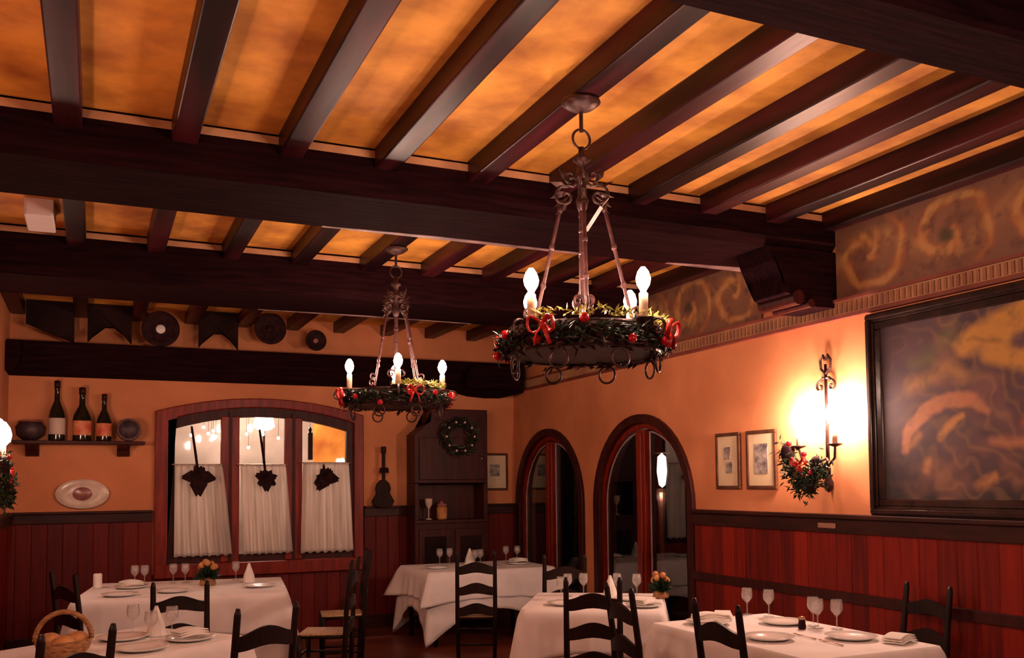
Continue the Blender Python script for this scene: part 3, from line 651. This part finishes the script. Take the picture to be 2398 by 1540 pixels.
def chandelier(loc, rot, label, nrod, glabel, seed, gold, power=E_BULB):
    random.seed(seed); bm_ = bulb_mat(power, .018)
    t = thing('chandelier', label, 'chandelier', loc, rot)
    # local z: 0 = underside of the joist
    MB().lathe([(.001, 0), (.085, 0), (.09, -.012), (.06, -.035), (.02, -.05), (.001, -.055)], seg=22).build('ceiling_plate', 'ironp', t, True)
    MB().tube([(0, 0, -.04), (0, 0, -.145)], .009, 8).build('hook', 'iron', t)
    MB().tube([(.044*math.cos(-rot)*math.cos(a*PI/12)+.0, .044*math.sin(-rot)*math.cos(a*PI/12), -.178+.044*math.sin(a*PI/12)) for a in range(24)], .006, 8, closed=True).build('chain_ring', 'iron', t, True)
    MB().tube([(0, 0, -.215), (0, 0, -.27), (0, 0, -.32)], [.012, .02, .012], 8).lathe([(.001, -.25), (.035, -.262), (.04, -.275), (.02, -.29), (.022, -.33), (.032, -.34), (.034, -.36), (.02, -.38), (.02, -.44), (.03, -.46), (.02, -.50), (.001, -.52)], seg=14).build('hub', 'iron', t, True)
    for k in range(4):
        a = k*PI/2+PI/4; u = (math.cos(a), math.sin(a), 0)
        P = [Vector((0, 0, -.36))]+scroll((u[0]*.075, u[1]*.075, -.44), u, (0, 0, 1), .055, 1.3, 2.2, -1)
        b = MB().tube(P, .0075, 6)
        for q in range(5):
            f = .3+q*.15; b.leaf((u[0]*.06, u[1]*.06, -.38-.02*q), (u[0]*f, u[1]*f, .5-q*.35), .09, .035)
        b.tube(scroll((u[0]*.05, u[1]*.05, -.35), u, (0, 0, 1), .03, 1.1, -1.6, 1), .006, 6)
        b.build('scroll_leaf', 'iron', t)
    # suspension rods, each with collars and a curl at the foot
    for k in range(nrod):
        a = k*2*PI/nrod+PI/4; u = Vector((math.cos(a), math.sin(a), 0))
        top = u*.10+Vector((0, 0, -.50)); bot = u*.215+Vector((0, 0, -.995))
        b = MB().tube([top, bot], .0085, 8)
        for f in (.0, .35, .7): q = top.lerp(bot, f); b.ball(q, .013, (1, 1, 1.6), 8)
        b.tube(scroll(bot+u*.03+Vector((0, 0, .02)), u, (0, 0, 1), .035, 1.1, PI, -1), .006, 6)
        b.build('rod', 'ironp', t)
    b = MB().tube([(0, 0, -.50), (0, 0, -.93)], [.013, .016], 10)
    for z in (-.60, -.70, -.82): b.ball((0, 0, z), .02, (1, 1, .7), 8)
    for a in (0, PI/2, PI, 3*PI/2):
        u = (math.cos(a), math.sin(a), 0); b.tube(scroll((u[0]*.038, u[1]*.038, -.925), u, (0, 0, 1), .034, 1.2, PI, -1), .0065, 6)
    b.tube([(0, 0, -.93), (0, 0, -1.06)], .008, 8).build('centre_rod', 'ironp', t)
    # hoop with spokes
    Rr = .335; z0, z1 = -1.16, -1.06
    b = MB().lathe([(Rr, z0), (Rr+.006, z0), (Rr+.006, z1), (Rr, z1), (Rr, z0)], seg=48)
    for z in (z0, z1): b.tube([(Rr*math.cos(i*PI/24)+0, Rr*math.sin(i*PI/24), z) for i in range(48)], .009, 6, closed=True)
    for k in range(4):
        a = k*PI/2; b.tube([(0, 0, -1.06), (Rr*math.cos(a), Rr*math.sin(a), -1.08)], .008, 6)
    b.build('hoop', 'iron', t)
    for k in range(8):
        a = k*PI/4+PI/8; cx, cy = Rr*math.cos(a), Rr*math.sin(a); tn = (-math.sin(a), math.cos(a))
        MB().tube([(cx+tn[0]*.04*math.cos(q*PI/10), cy+tn[1]*.04*math.cos(q*PI/10), -1.215+.04*math.sin(q*PI/10)) for q in range(20)], .0055, 6, closed=True).build('hanging_ring', 'iron', t, True)
    for k in range(4):   # outward scroll hooks and candles with bulbs
        a = k*PI/2; u = (math.cos(a), math.sin(a), 0); cx, cy = Rr*1.0*u[0], Rr*1.0*u[1]
        MB().tube(scroll((u[0]*(Rr+.075), u[1]*(Rr+.075), -1.09), u, (0, 0, 1), .05, 1.2, PI, -1), .0065, 6).build('scroll_hook', 'iron', t)
        MB().lathe([(.001, -1.075), (.022, -1.07), (.05, -1.045), (.052, -1.04), (.02, -1.05)], (cx, cy, 0), 16).build('drip_pan', 'iron', t, True)
        cnd = MB().lathe([(.019, -1.05), (.0195, -.935), (.014, -.93), (.001, -.93)], (cx, cy, 0), 14).build('candle', 'candle', t, True)
        MB().lathe([(.010, -.932), (.014, -.92), (.029, -.895), (.033, -.872), (.024, -.842), (.009, -.822), (.001, -.82)], (cx, cy, 0), 10).build('bulb', bm_, cnd, True)
    # evergreen garland wound on the hoop: lies on the chandelier, so a thing of its own
    g = thing('christmas_garland', glabel, 'garland', (loc[0], loc[1], loc[2]-1.11), rot)
    b = MB(); sprig_ring(b, (0, 0, 0), Rr+.01, 2300, .040, .012, 'xy', .040); b.build('greenery', 'leafg', g)
    b = MB(); sprig_ring(b, (0, 0, -.02), Rr+.01, 700, .045, .018, 'xy', .048); b.build('dark_leaves', 'leafd', g)
    for a0, a1 in gold:
        b = MB()
        for k in range(150):
            a = random.uniform(a0, a1)-rot; p = Vector((Rr*math.cos(a), Rr*math.sin(a), .065+random.uniform(0, .03)))
            b.leaf(p, (random.uniform(-1, 1), random.uniform(-1, 1), random.uniform(0, .6)), .05, .012)
        b.build('gold_tinsel', 'leafy', g)
    for k in range(12):
        a = k*PI/6+.2; rr = Rr+.055
        MB().ball((rr*math.cos(a), rr*math.sin(a), random.uniform(-.06, .05)), .02).build('bauble', 'apple', g, True)
    for k in range(4):
        a = k*PI/2+.28; bow(g, ((Rr+.05)*math.cos(a), (Rr+.05)*math.sin(a), .03), .06)
    return t
chandelier((1.99, 3.60, ZJ), math.radians(20), 'near iron chandelier with four lit candle bulbs hung from a joist', 4,
           'green garland with gold tinsel and red bows around the near chandelier hoop', 21, [(math.radians(200), math.radians(330)), (math.radians(20), math.radians(120))])
chandelier((1.99, 6.42, ZJ), math.radians(75), 'smaller looking far iron chandelier hanging between the two big cross beams', 4,
           'green garland with red baubles around the far chandelier hoop', 22, [(math.radians(250), math.radians(330))], 26.0)
chandelier((1.99, .78, ZJ), math.radians(45), 'added unseen iron chandelier lighting the room from near the entrance', 4, 'green garland around the added unseen chandelier near the entrance', 23, [], 32.0)  # unseen chandelier added for more light on tables, walls and ceiling
t = thing('paper_tag', 'slim white paper tag hanging slanted under the near chandelier hub', 'tag', (1.975, 3.47, 2.755))
b = MB().box((-.008, -.0015, -.062), (.008, .0015, .062)); b.build('card', 'white', t)
MB().tube([(0, 0, .06), (.004, .03, .12)], .0015, 5).build('string', 'white', t)
t.rotation_euler = (0, math.radians(33), -yaw)

# wall sconce ----------------------------------------------------------------------
def sconce(loc, rz, label, glabel, power, seed, mode):
    """local: wall plane y=0, lamp stands out to -y"""
    random.seed(seed); bm_ = bulb_mat(power, .046)
    t = thing('wall_sconce', label, 'wall lamp', loc, rz)
    # local z = 0 at bulb height
    b = MB().tube([(0, -.03, .40), (0, -.03, -.32)], [.010, .014], 8)
    b.lathe([(.001, -.5), (.03, -.47), (.035, -.43), (.016, -.38), (.02, -.33), (.001, -.3)], (0, -.03, 0), 12)
    b.build('stem', 'iron', t, True)
    b = MB()
    for s in (-1, 1):
        b.tube([Vector((0, -.03, .30))]+[Vector((s*.03, -.03, .305)), Vector((s*.055, -.03, .285))]+scroll((s*.055, -.03, .245), (0, 0, 1), (s, 0, 0), .04, 1.0, .2, 1), .0095, 6)
        b.tube([Vector((0, -.03, .33)), Vector((s*.045, -.03, .37)), Vector((s*.05, -.03, .43)), Vector((s*.022, -.03, .465)), Vector((s*.004, -.03, .43))], .010, 6)
    b.build('top_scroll', 'iron', t)
    for s in (-1, 1):
        MB().tube([(0, -.04, -.26), (s*.08, -.09, -.30), (s*.16, -.12, -.26), (s*.175, -.13, -.19)], .009, 8).build('arm', 'iron', t)
        MB().lathe([(.001, -.19), (.045, -.175), (.05, -.165), (.02, -.17)], (s*.175, -.13, 0), 16).build('drip_pan', 'iron', t, True)
        cnd = MB().lathe([(.018, -.175), (.018, -.05), (.001, -.048)], (s*.175, -.13, 0), 14).build('candle', 'candle', t, True)
        MB().lathe([(.016, -.05), (.048, -.015), (.058, .035), (.044, .09), (.014, .135), (.001, .14)], (s*.175, -.13, 0), 12).build('bulb', bm_, cnd, True)
    g = thing('christmas_garland', glabel, 'garland', (loc[0], loc[1], loc[2]-.28), rz)
    b = MB()
    for k in range(900):
        f = random.random(); x = mode*(.28-.36*f); z = -.18*math.sin(PI*min(1, f*1.1))+.10*(1-f)-.06*f
        p = (x+random.gauss(0, .035), -.16+random.gauss(0, .025), z+random.gauss(0, .045))
        b.leaf(p, (random.uniform(-1, 1), random.uniform(-1, .4), random.uniform(-1, .6)), .055, .018)
    b.build('greenery', 'leafg', g)
    for (x, z, r) in ((.25, .06, .06), (.02, -.16, .05), (-.03, -.02, .045)): MB().ball((mode*x, -.17, z), r, (1, .7, 1.3), 10).build('pine_cone', 'leafd', g, True)
    for (x, z) in ((.14, -.02), (.05, .05), (.20, .13), (-.01, -.08)):
        MB().ball((mode*x, -.20, z), .02).build('bauble', 'apple', g, True)
    b = MB(); x = mode*.10
    for s in (-1, 1): b.tube([(x, -.20, -.02), (x+s*.06, -.21, .03), (x+s*.075, -.21, -.02), (x, -.20, -.03), (x+s*.05, -.2, -.12)], .014, 5, flatten=.4)
    b.build('ribbon_bow', 'red', g, True)
    return t
sconce((XR, 4.95, 2.02), -PI/2, 'bright two candle iron wall lamp between small prints and oil painting', 'dark garland with red bow draped under the bright wall lamp', E_SCONCE, 5, -1)
sconce((XL, 8.05, 1.99), PI/2, 'wall lamp with red bow cut off at the picture edge on the left wall', 'dark garland with red bow under the wall lamp at the left edge', E_SIDE, 6, -1)

sconce((XR, 2.12, 2.02), -PI/2, 'added unseen two candle iron wall lamp on the right wall before the oil painting', 'garland under the added unseen wall lamp before the oil painting', 20, 7, -1)  # unseen lamp added to brighten the right table and wainscot
sconce((XL, 3.4, 1.99), PI/2, 'added unseen two candle wall lamp on the left wall beside the near left table', 'garland under the added unseen wall lamp beside the near left table', 26, 8, -1)  # unseen lamp added to brighten the near tables and chair backs
# pale box fixed between the joists
t = thing('ceiling_box', 'pale pinkish white square box fixed between two joists near the left wall', 'box', (-.345, 6.62, ZC))
MB().box((-.085, -.10, -.12), (.085, .30, 0)).build('body', 'white', t, bevel=.008)
MB().box((-.070, -.105, -.11), (.070, -.10, -.02)).build('cover', 'white', t)

# ------------------------------------------------------------------ ladder-back chair
CH = 1.03
def make_chair():
    t = thing('ladderback_chair', '', 'chair')
    wd, dp = .163, .355
    for s in (-1, 1):
        x = s*wd
        MB().tube([(x*.94, .02, 0), (x, 0, .44), (x, -.01, .7), (x, -.05, CH-.03), (x, -.055, CH)], [.015, .020, .019, .017, .010], 10).build('leg', 'chair', t, True)
        MB().tube([(x*1.02, dp, 0), (x*1.04, dp, .30), (x*1.04, dp, .46)], [.014, .020, .021], 10).build('leg', 'chair', t, True)
        for z in (.14, .28): MB().tube([(x*.98, .015, z), (x*1.03, dp, z)], .009, 6).build('stretcher', 'chair', t, True)
    for z in (.16, .30): MB().tube([(-wd, dp, z), (wd, dp, z)], .010, 6).build('stretcher', 'chair', t, True)
    MB().tube([(-wd, .01, .22), (wd, .01, .22)], .009, 6).build('stretcher', 'chair', t, True)
    for z, y in ((.925, -.035), (.745, -.018), (.57, -.008)):
        n = 16; top = []; bot = []
        for i in range(n+1):
            u = i/n; x = -wd+.012+(2*wd-.024)*u; a = math.sin(PI*u)
            top.append((x, z-.045+.055*(.25+.75*a**1.6)-.0)); bot.append((x, z-.100+.020*a**2))
        b = MB().prism(top+bot[::-1], 'y', -.008, .008)
        for v in b.bm.verts: v.co.y += y-.02*math.sin(PI*(v.co.x+wd)/(2*wd))
        b.build('back_slat', 'chair', t)
    b = MB()
    for (p, q) in (((-wd, .01, .445), (wd, .01, .445)), ((-wd, dp, .445), (wd, dp, .445)), ((-wd, .01, .445), (-wd*1.04, dp, .445)), ((wd, .01, .445), (wd*1.04, dp, .445))): b.tube([p, q], .013, 8)
    b.build('seat_frame', 'chair', t, True)
    MB().prism([(-wd, .0), (wd, .0), (wd*1.08, dp+.01), (-wd*1.08, dp+.01)], 'z', .448, .472).build('seat', 'rush', t, bevel=.01)
    return t
proto = make_chair(); used = [False]
def chair(loc, deg, label, scale=1.0):
    """deg: facing direction measured from +Y towards +X"""
    o = proto if not used[0] else copy_tree(proto); used[0] = True
    at(o, loc, -math.radians(deg)); o['label'] = label; o['group'] = 'dark ladder-back dining chairs'
    o.scale = (1, 1, scale); return o
chair((2.80, 5.00, 0), 29, 'dark ladder-back chair seen square from behind at the rotated middle table')
chair((3.03, 7.47, 0), 22, 'dark ladder-back chair tucked against the front of the far table')
chair((3.50, 6.72, 0), 22, 'dark ladder-back chair between the far table and the rotated middle table')
chair((2.74, 4.50, 0), 96, 'dark side-on chair directly right of the square-on ladder-back chair')
chair((2.77, 3.66, 0), 88, 'dark ladder-back chair with slanting slats, nearest at the long right table')
chair((4.52, 4.06, 0), -88, 'dim chair against the red wainscot beyond the right table', .95)
chair((.52, 6.36, 0), 8, 'dark chair with one arched slat in front of the big left table', .97)
chair((.75, 4.62, 0), -24, 'dark chair at the right of the near left table, cut by the lower edge')
chair((-.08, 4.22, 0), -37, 'dark chair behind the bread basket, only its top corner post clear')
chair((-.14, 7.12, 0), 62, 'dark chair at the left end of the big left table')
chair((2.22, 8.20, 0), -80, 'unlit chair with pale seat standing by the wainscot under the window end')
chair((1.84, 7.20, 0), -66, 'unlit chair with pale seat just right of the big left table')

# ------------------------------------------------------------------ tables with cloths
ZT = .74
def cloth_mesh(name, corners, hem_mid, hem_cor, flare, z, amp, seed, parent, mat='cloth', out=.012):
    """square cloth over a table: flat top, skirt longer and flared at the corners"""
    random.seed(seed); ph = random.uniform(0, 6)
    bm = bmesh.new(); P = [Vector(c) for c in corners]; n = 4; K = 26; ring = []
    for e in range(n):
        a, b_ = P[e], P[(e+1) % n]
        for k in range(K): ring.append((a.lerp(b_, k/K), min(k, K-k)/K*2, e, k/K))
    cen = sum(P, Vector((0, 0)))/4
    def nrm(e):
        d = (P[(e+1) % n]-P[e]).normalized(); q = Vector((d.y, -d.x))
        if q.dot((P[e]+P[(e+1) % n])/2-cen) < 0: q = -q
        return q
    NR = [nrm(e) for e in range(n)]
    rows = []
    T = 12
    for (p, m_, e, f) in ring:
        w_ = 1-m_                       # 1 at corner, 0 mid
        cor = max(0, (w_-.70)/.30)
        nb = NR[e]; other = NR[e-1] if f < .5 else NR[(e+1) % n]
        nn = (nb+other*cor**.8).normalized()
        hem = hem_mid+(hem_cor-hem_mid)*w_**2.2
        col = []
        for r in range(T+1):
            q = r/T
            dz = (z-hem)*q
            o = out*(1-(1-min(1, q*6))**2)+flare*q*cor**1.2+amp*q*math.sin(f*2*PI*5+ph+e*1.7)*(1-cor*.5)+.02*q
            pp = p+nn*o
            col.append(bm.verts.new((pp.x, pp.y, z-dz-.004*(1 if r else 0))))
        rows.append(col)
    L = len(rows)
    for i in range(L):
        for r in range(T): bm.faces.new((rows[i][r], rows[(i+1) % L][r], rows[(i+1) % L][r+1], rows[i][r+1]))
    f = bm.faces.new([c[0] for c in rows]); bmesh.ops.triangulate(bm, faces=[f])
    bmesh.ops.recalc_face_normals(bm, faces=bm.faces)
    me = bpy.data.meshes.new(name); bm.to_mesh(me); bm.free(); me.materials.append(M[mat])
    for p in me.polygons: p.use_smooth = len(p.vertices) == 4
    o = bpy.data.objects.new(name, me); C.objects.link(o)
    sm = o.modifiers.new('thick', 'SOLIDIFY'); sm.thickness = .004; sm.offset = 1
    if parent: o.parent = parent
    return o
def table(x, y, hx, hy, deg, label, clabel, under=True, hem=(.46, .34), hem2=(.30, .06), flare=.10, seed=1):
    a = -math.radians(deg)
    t = thing('dining_table', label, 'table', (x, y, 0), a, 'dining tables under white cloths')
    MB().box((-hx+.01, -hy+.01, ZT-.04), (hx-.01, hy-.01, ZT-.012)).build('tabletop', 'mahog2', t)
    for sx in (-1, 1):
        for sy in (-1, 1): MB().tube([(sx*(hx-.09), sy*(hy-.09), 0), (sx*(hx-.08), sy*(hy-.08), ZT-.04)], [.022, .03], 8).build('leg', 'chair', t, True)
    c4 = [(-hx, -hy), (hx, -hy), (hx, hy), (-hx, hy)]
    c = thing('tablecloth', clabel, 'tablecloth', (x, y, 0), a, 'white tablecloths')
    cloth_mesh('top_cloth', c4, hem[0], hem[1], flare, ZT, .012, seed, c, out=.022)
    if under: cloth_mesh('under_cloth', c4, hem2[0], hem2[1], flare*.4, ZT-.006, .008, seed+5, c)
    return t, c
def loc(x, y, deg, u, v):   # table-local to world
    a = -math.radians(deg); return (x+u*math.cos(a)-v*math.sin(a), y+u*math.sin(a)+v*math.cos(a))
T1 = (.74, 8.40, 8); T2 = (.10, 5.52, -37); T3 = (3.70, 9.12, 0); T4 = (3.58, 4.18, 0); T5 = (3.36, 5.96, 33)
table(T1[0], T1[1], .80, .66, T1[2], 'big table at the left below the window', 'white cloth on the big table below the curtained window', seed=2)
table(T2[0], T2[1], .57, .42, T2[2], 'nearest left table, its end with the bread basket', 'white cloth of the nearest left table, holding bread basket', seed=3)
table(T3[0], T3[1], .68, .47, T3[2], 'small far table before the corner cupboard', 'double white cloth with flared corners on the far corner table', flare=.17, seed=4, hem=(.47, .42), hem2=(.36, .02))
table(T4[0], T4[1], .43, .68, T4[2], 'long table at the right along the wainscot', 'white cloth over the long table at the right', seed=5, flare=.06)
table(T5[0], T5[1], .48, .48, T5[2], 'rotated table in front of the arched glass doors', 'white cloth with a pointed flared corner on the rotated table', seed=6, flare=.09)

# table things --------------------------------------------------------------------
ZTT = ZT+.006
def proto_glass(h=.17, r=.036):
    t = thing('wine_glass', '', 'glass')
    MB().lathe([(.032, 0), (.034, .003), (.006, .008), (.004, .012), (.004, h*.42), (.012, h*.47), (r*.9, h*.62), (r, h*.75), (r*.86, h), (r*.83, h), (r*.95, h*.75), (r*.84, h*.63), (.008, h*.49), (.001, h*.48)], seg=16).build('bowl', 'glassw', t, True)
    return t
GP = proto_glass(); gu = [False]
def glass(x, y, label, grp, z=ZTT):
    o = GP if not gu[0] else copy_tree(GP); gu[0] = True; at(o, (x, y, z)); o['label'] = label; o['group'] = grp; return o
PM = None; NM = None; KM = None
def plate(x, y, label, grp, r=.125):
    global PM
    if PM is None:
        o = MB().lathe([(.001, .004), (.07, .004), (.085, .012), (.125, .022), (.128, .020), (.09, .004), (.06, 0), (.001, 0)], seg=28).build('dinner_plate', 'china', None, True); PM = o
    else: o = PM.copy(); C.objects.link(o)
    o.location = (x, y, ZTT); s_ = r/.125; o.scale = (s_, s_, 1); return tag(o, label, 'plate', grp)
def napkin(x, y, rz, label, grp, z=ZTT+.022, tall=False):
    """folded napkin: a low double fold, or a standing peak"""
    global NM, KM
    if (KM if tall else NM) is None:
        b = MB()
        if tall:
            for k in range(5):
                a = k*2*PI/5; b.prism([(-.055, 0), (.055, 0), (.012, .16), (-.008, .17)], 'y', -.004, .004)
                bmesh.ops.rotate(b.bm, verts=b.bm.verts[-8:], cent=(0, 0, 0), matrix=Matrix.Rotation(a, 3, 'Z'))
            b.lathe([(.06, 0), (.045, .07), (.015, .15), (.001, .16)], seg=10)
        else:
            n = 8
            for lay in range(3):
                prof = [(-.09+.18*i/n, .012*lay+.010+.014*math.sin(PI*i/n)) for i in range(n+1)]+[(.09-.18*i/n, .012*lay+.004+.008*math.sin(PI*(1-i/n))) for i in range(n+1)]
                b.prism(prof, 'y', -.06+.006*lay, .06-.006*lay)
        o = b.build('folded_napkin', 'linen', None, False, bevel=.003)
        if tall: KM = o
        else: NM = o
    else: o = (KM if tall else NM).copy(); C.objects.link(o)
    o.location = (x, y, z); o.rotation_euler = (0, 0, rz); return tag(o, label, 'napkin', grp)
def fork(x, y, rz, label, grp):
    global FM
    try: o = FM.copy(); C.objects.link(o)
    except NameError:
        b = MB().tube([(0, -.10, .004), (0, 0, .006), (0, .05, .004)], [.006, .003, .007], 6, flatten=.5)
        for s in (-1.5, -.5, .5, 1.5): b.tube([(s*.004, .05, .004), (s*.005, .095, .006)], .0014, 4)
        FM = o = b.build('fork', 'brass', None, True)
    o.location = (x, y, ZTT); o.rotation_euler = (0, 0, rz); return tag(o, label, 'fork', grp)
def ornament(x, y, label, seed, s=1.0, top='red'):
    random.seed(seed); t = thing('table_centrepiece', label, 'centrepiece', (x, y, ZTT))
    MB().lathe([(.05*s, 0), (.055*s, .01), (.045*s, .05*s), (.03*s, .05*s)], seg=14).build('pot', 'wicker', t, True)
    b = MB()
    for k in range(160):
        a = random.uniform(0, 2*PI); e = random.uniform(-.1, 1.4); b.leaf((0, 0, .05*s), (math.cos(a)*math.cos(e), math.sin(a)*math.cos(e), math.sin(e)), .11*s*random.uniform(.6, 1), .03*s)
    b.build('leaves', 'leafg', t)
    b = MB()
    for k in range(7):
        a = k*.9; b.ball((.045*s*math.cos(a), .045*s*math.sin(a), .12*s+.02*(k % 3)), .022*s, seg=8)
    b.build('berries', 'apple' if top == 'red' else 'bread', t, True)
    return t
# far corner table
for i, (x, y) in enumerate(((3.40, 9.42), (3.52, 9.44), (3.66, 9.05), (3.74, 9.10), (4.18, 9.42), (4.30, 9.38))):
    glass(x, y, ['clear glass at the left back of the far corner table', 'clear glass standing right beside the leftmost far glass', 'clear glass behind the tucked chair back', 'second clear glass behind the tucked chair back', 'clear glass at the right back of the far corner table', 'rightmost clear glass on the far corner table'][i], 'wine glasses on the far corner table')
for (x, y, l) in ((3.22, 9.0, 'white plate at the left end of the far corner table'), (3.72, 8.82, 'white plate behind the tucked chair on far table'), (4.16, 9.05, 'white plate at the right end of the far corner table')): plate(x, y, l, 'plates on the far corner table')
napkin(3.70, 9.30, .4, 'standing white napkin in the middle of the far corner table', 'napkins on the far tables', ZTT, True)
napkin(4.16, 9.05, .2, 'folded napkin on the right plate of the far corner table', 'napkins on the far tables')
# rotated table
for i, (x, y) in enumerate(((3.30, 6.28), (3.42, 6.25), (3.64, 6.12), (3.74, 6.00), (3.15, 6.10))):
    glass(x, y, ['glass at the back of the rotated table, left', 'glass at the back of the rotated table, second', 'glass at the back of the rotated table, third', 'glass at the back of the rotated table by the ornament', 'glass over the left corner of the rotated table'][i], 'wine glasses on the rotated table')
for (x, y, l) in ((3.05, 5.85, 'plate above the square-on chair on the rotated table'), (3.48, 5.50, 'plate at the near side of the rotated table'), (3.60, 5.85, 'plate at the right of the rotated table')): plate(x, y, l, 'plates on the rotated table')
napkin(3.48, 5.50, .5, 'folded napkin on the near plate of the rotated table', 'napkins on the rotated table')
napkin(3.52, 6.02, .3, 'standing napkin behind the side-on chair post', 'napkins on the rotated table', ZTT, True)
ornament(3.86, 5.86, 'dark leafy centrepiece with brown fruits on the rotated table', 8, 1.1, 'brown')
# long right table
R4 = ((3.86, 4.86), (3.92, 4.72), (3.90, 4.30), (3.86, 4.22), (3.93, 4.14))
L4 = ['glass at the far end of the right table, left', 'glass at the far end of the right table beside another', 'large glass at the middle of the right table', 'middle glass of the trio on the right table', 'shorter glass right of the trio on the right table']
for (x, y), l in zip(R4, L4): glass(x, y, l, 'wine glasses on the right table')
P4 = [(3.76, 3.86, 'plate near the front end of the right table'), (3.36, 4.05, 'plate at the left middle of the right table'), (3.40, 4.65, 'plate at the far left of the right table'), (3.80, 4.45, 'plate behind the tall glasses on the right table')]
for x, y, l in P4: plate(x, y, l, 'plates on the right table', .135)
napkin(3.90, 3.66, .35, 'folded white napkin at the near corner of the right table', 'napkins on the right table', ZTT)
napkin(3.40, 4.65, -.2, 'folded napkin on the far left plate of the right table', 'napkins on the right table')
napkin(3.62, 4.80, .9, 'big rounded folded napkin at the far end of the right table', 'napkins on the right table', ZTT)
t = thing('salt_shaker', 'small dark shaker beside the middle glasses of the right table', 'shaker', (3.76, 4.24, ZTT))
MB().lathe([(.02, 0), (.024, .01), (.018, .05), (.022, .055)], seg=12).build('body', 'leafd', t, True); MB().lathe([(.022, .055), (.018, .07), (.001, .074)], seg=12).build('lid', 'brass', t, True)
for x, y in ((3.56, 3.80), (3.58, 4.02)): fork(x, y, -.1, 'small fork lying left of a plate on the right table', 'forks on the right table')
# big left table
for i, (x, y) in enumerate(((.34, 8.86), (.42, 8.84), (.66, 8.86), (.76, 8.84), (1.20, 8.84))):
    glass(x, y, ['glass over the left plates of the big left table', 'glass right beside the leftmost on the big table', 'glass below the left curtain, left of a pair', 'glass below the left curtain, right of a pair', 'single glass left of the napkin peak on the big table'][i], 'wine glasses on the big left table')
for (x, y, l) in ((.30, 8.60, 'plate at the left back of the big left table'), (.60, 8.10, 'plate left of the post of the chair in front'), (1.30, 8.15, 'plate at the right front of the big left table'), (.20, 8.02, 'plate at the left front corner of the big table')): plate(x, y, l, 'plates on the big left table', .14)
napkin(.30, 8.60, .2, 'folded napkin on the left back plate of the big table', 'napkins on the big left table')
napkin(1.28, 8.58, .2, 'tall cream napkin peak at the right of the big left table', 'napkins on the big left table', ZTT, True)
ornament(.92, 8.52, 'dark green centrepiece with brown top at the middle of the big left table', 9, 1.3, 'brown')
t = thing('white_candle', 'white pillar candle at the far left corner of the big table', 'candle', (.04, 8.72, ZTT))
MB().lathe([(.035, 0), (.036, .01), (.035, .12), (.028, .125), (.001, .118)], seg=16).build('wax', 'linen', t, True); MB().tube([(0, 0, .118), (.002, 0, .135)], .0015, 5).build('wick', 'leafd', t)
# near left table
for (x, y, l) in ((.24, 5.30, 'plate at the middle of the nearest left table'), (.50, 5.52, 'plate at the right end of the nearest left table'), (.16, 5.72, 'plate at the back of the nearest left table')): plate(x, y, l, 'plates on the nearest left table', .14)
napkin(.50, 5.52, .5, 'folded napkin on the right plate of the nearest left table', 'napkins on the nearest left table')
napkin(.34, 5.78, .2, 'standing napkin at the back of the nearest left table', 'napkins on the nearest left table', ZTT, True)
glass(.22, 5.90, 'glass at the back left of the nearest left table', 'wine glasses on the nearest left table')
glass(.42, 5.70, 'glass beside the standing napkin on the nearest left table', 'wine glasses on the nearest left table')
glass(.30, 5.55, 'glass between the plates of the nearest left table', 'wine glasses on the nearest left table')
t = thing('bread_basket', 'dark wicker basket with an arched handle on the nearest left table', 'basket', (-.13, 5.24, ZTT))
MB().lathe([(.08, 0), (.12, .04), (.135, .09), (.13, .095), (.11, .05), (.07, .01), (.001, .01)], seg=24).build('bowl', 'wicker', t, True)
MB().tube([(-.13*math.cos(PI*i/14), 0, .09+.14*math.sin(PI*i/14)) for i in range(15)], .013, 8).build('handle', 'wicker', t, True)
for (dx, dy, dz, l) in ((.062, .03, .085, 'round brown bread roll on the right in the wicker basket'), (-.062, .03, .085, 'brown bread roll on the left in the wicker basket'), (0, -.068, .08, 'brown bread roll at the front of the wicker basket')):
    q = MB().ball((0, 0, 0), .052, (1.1, .9, .8), 14).build('bread_roll', 'bread', None, True); q.location = (-.13+dx, 5.24+dy, ZTT+dz); tag(q, l, 'bread', 'bread rolls in the basket')
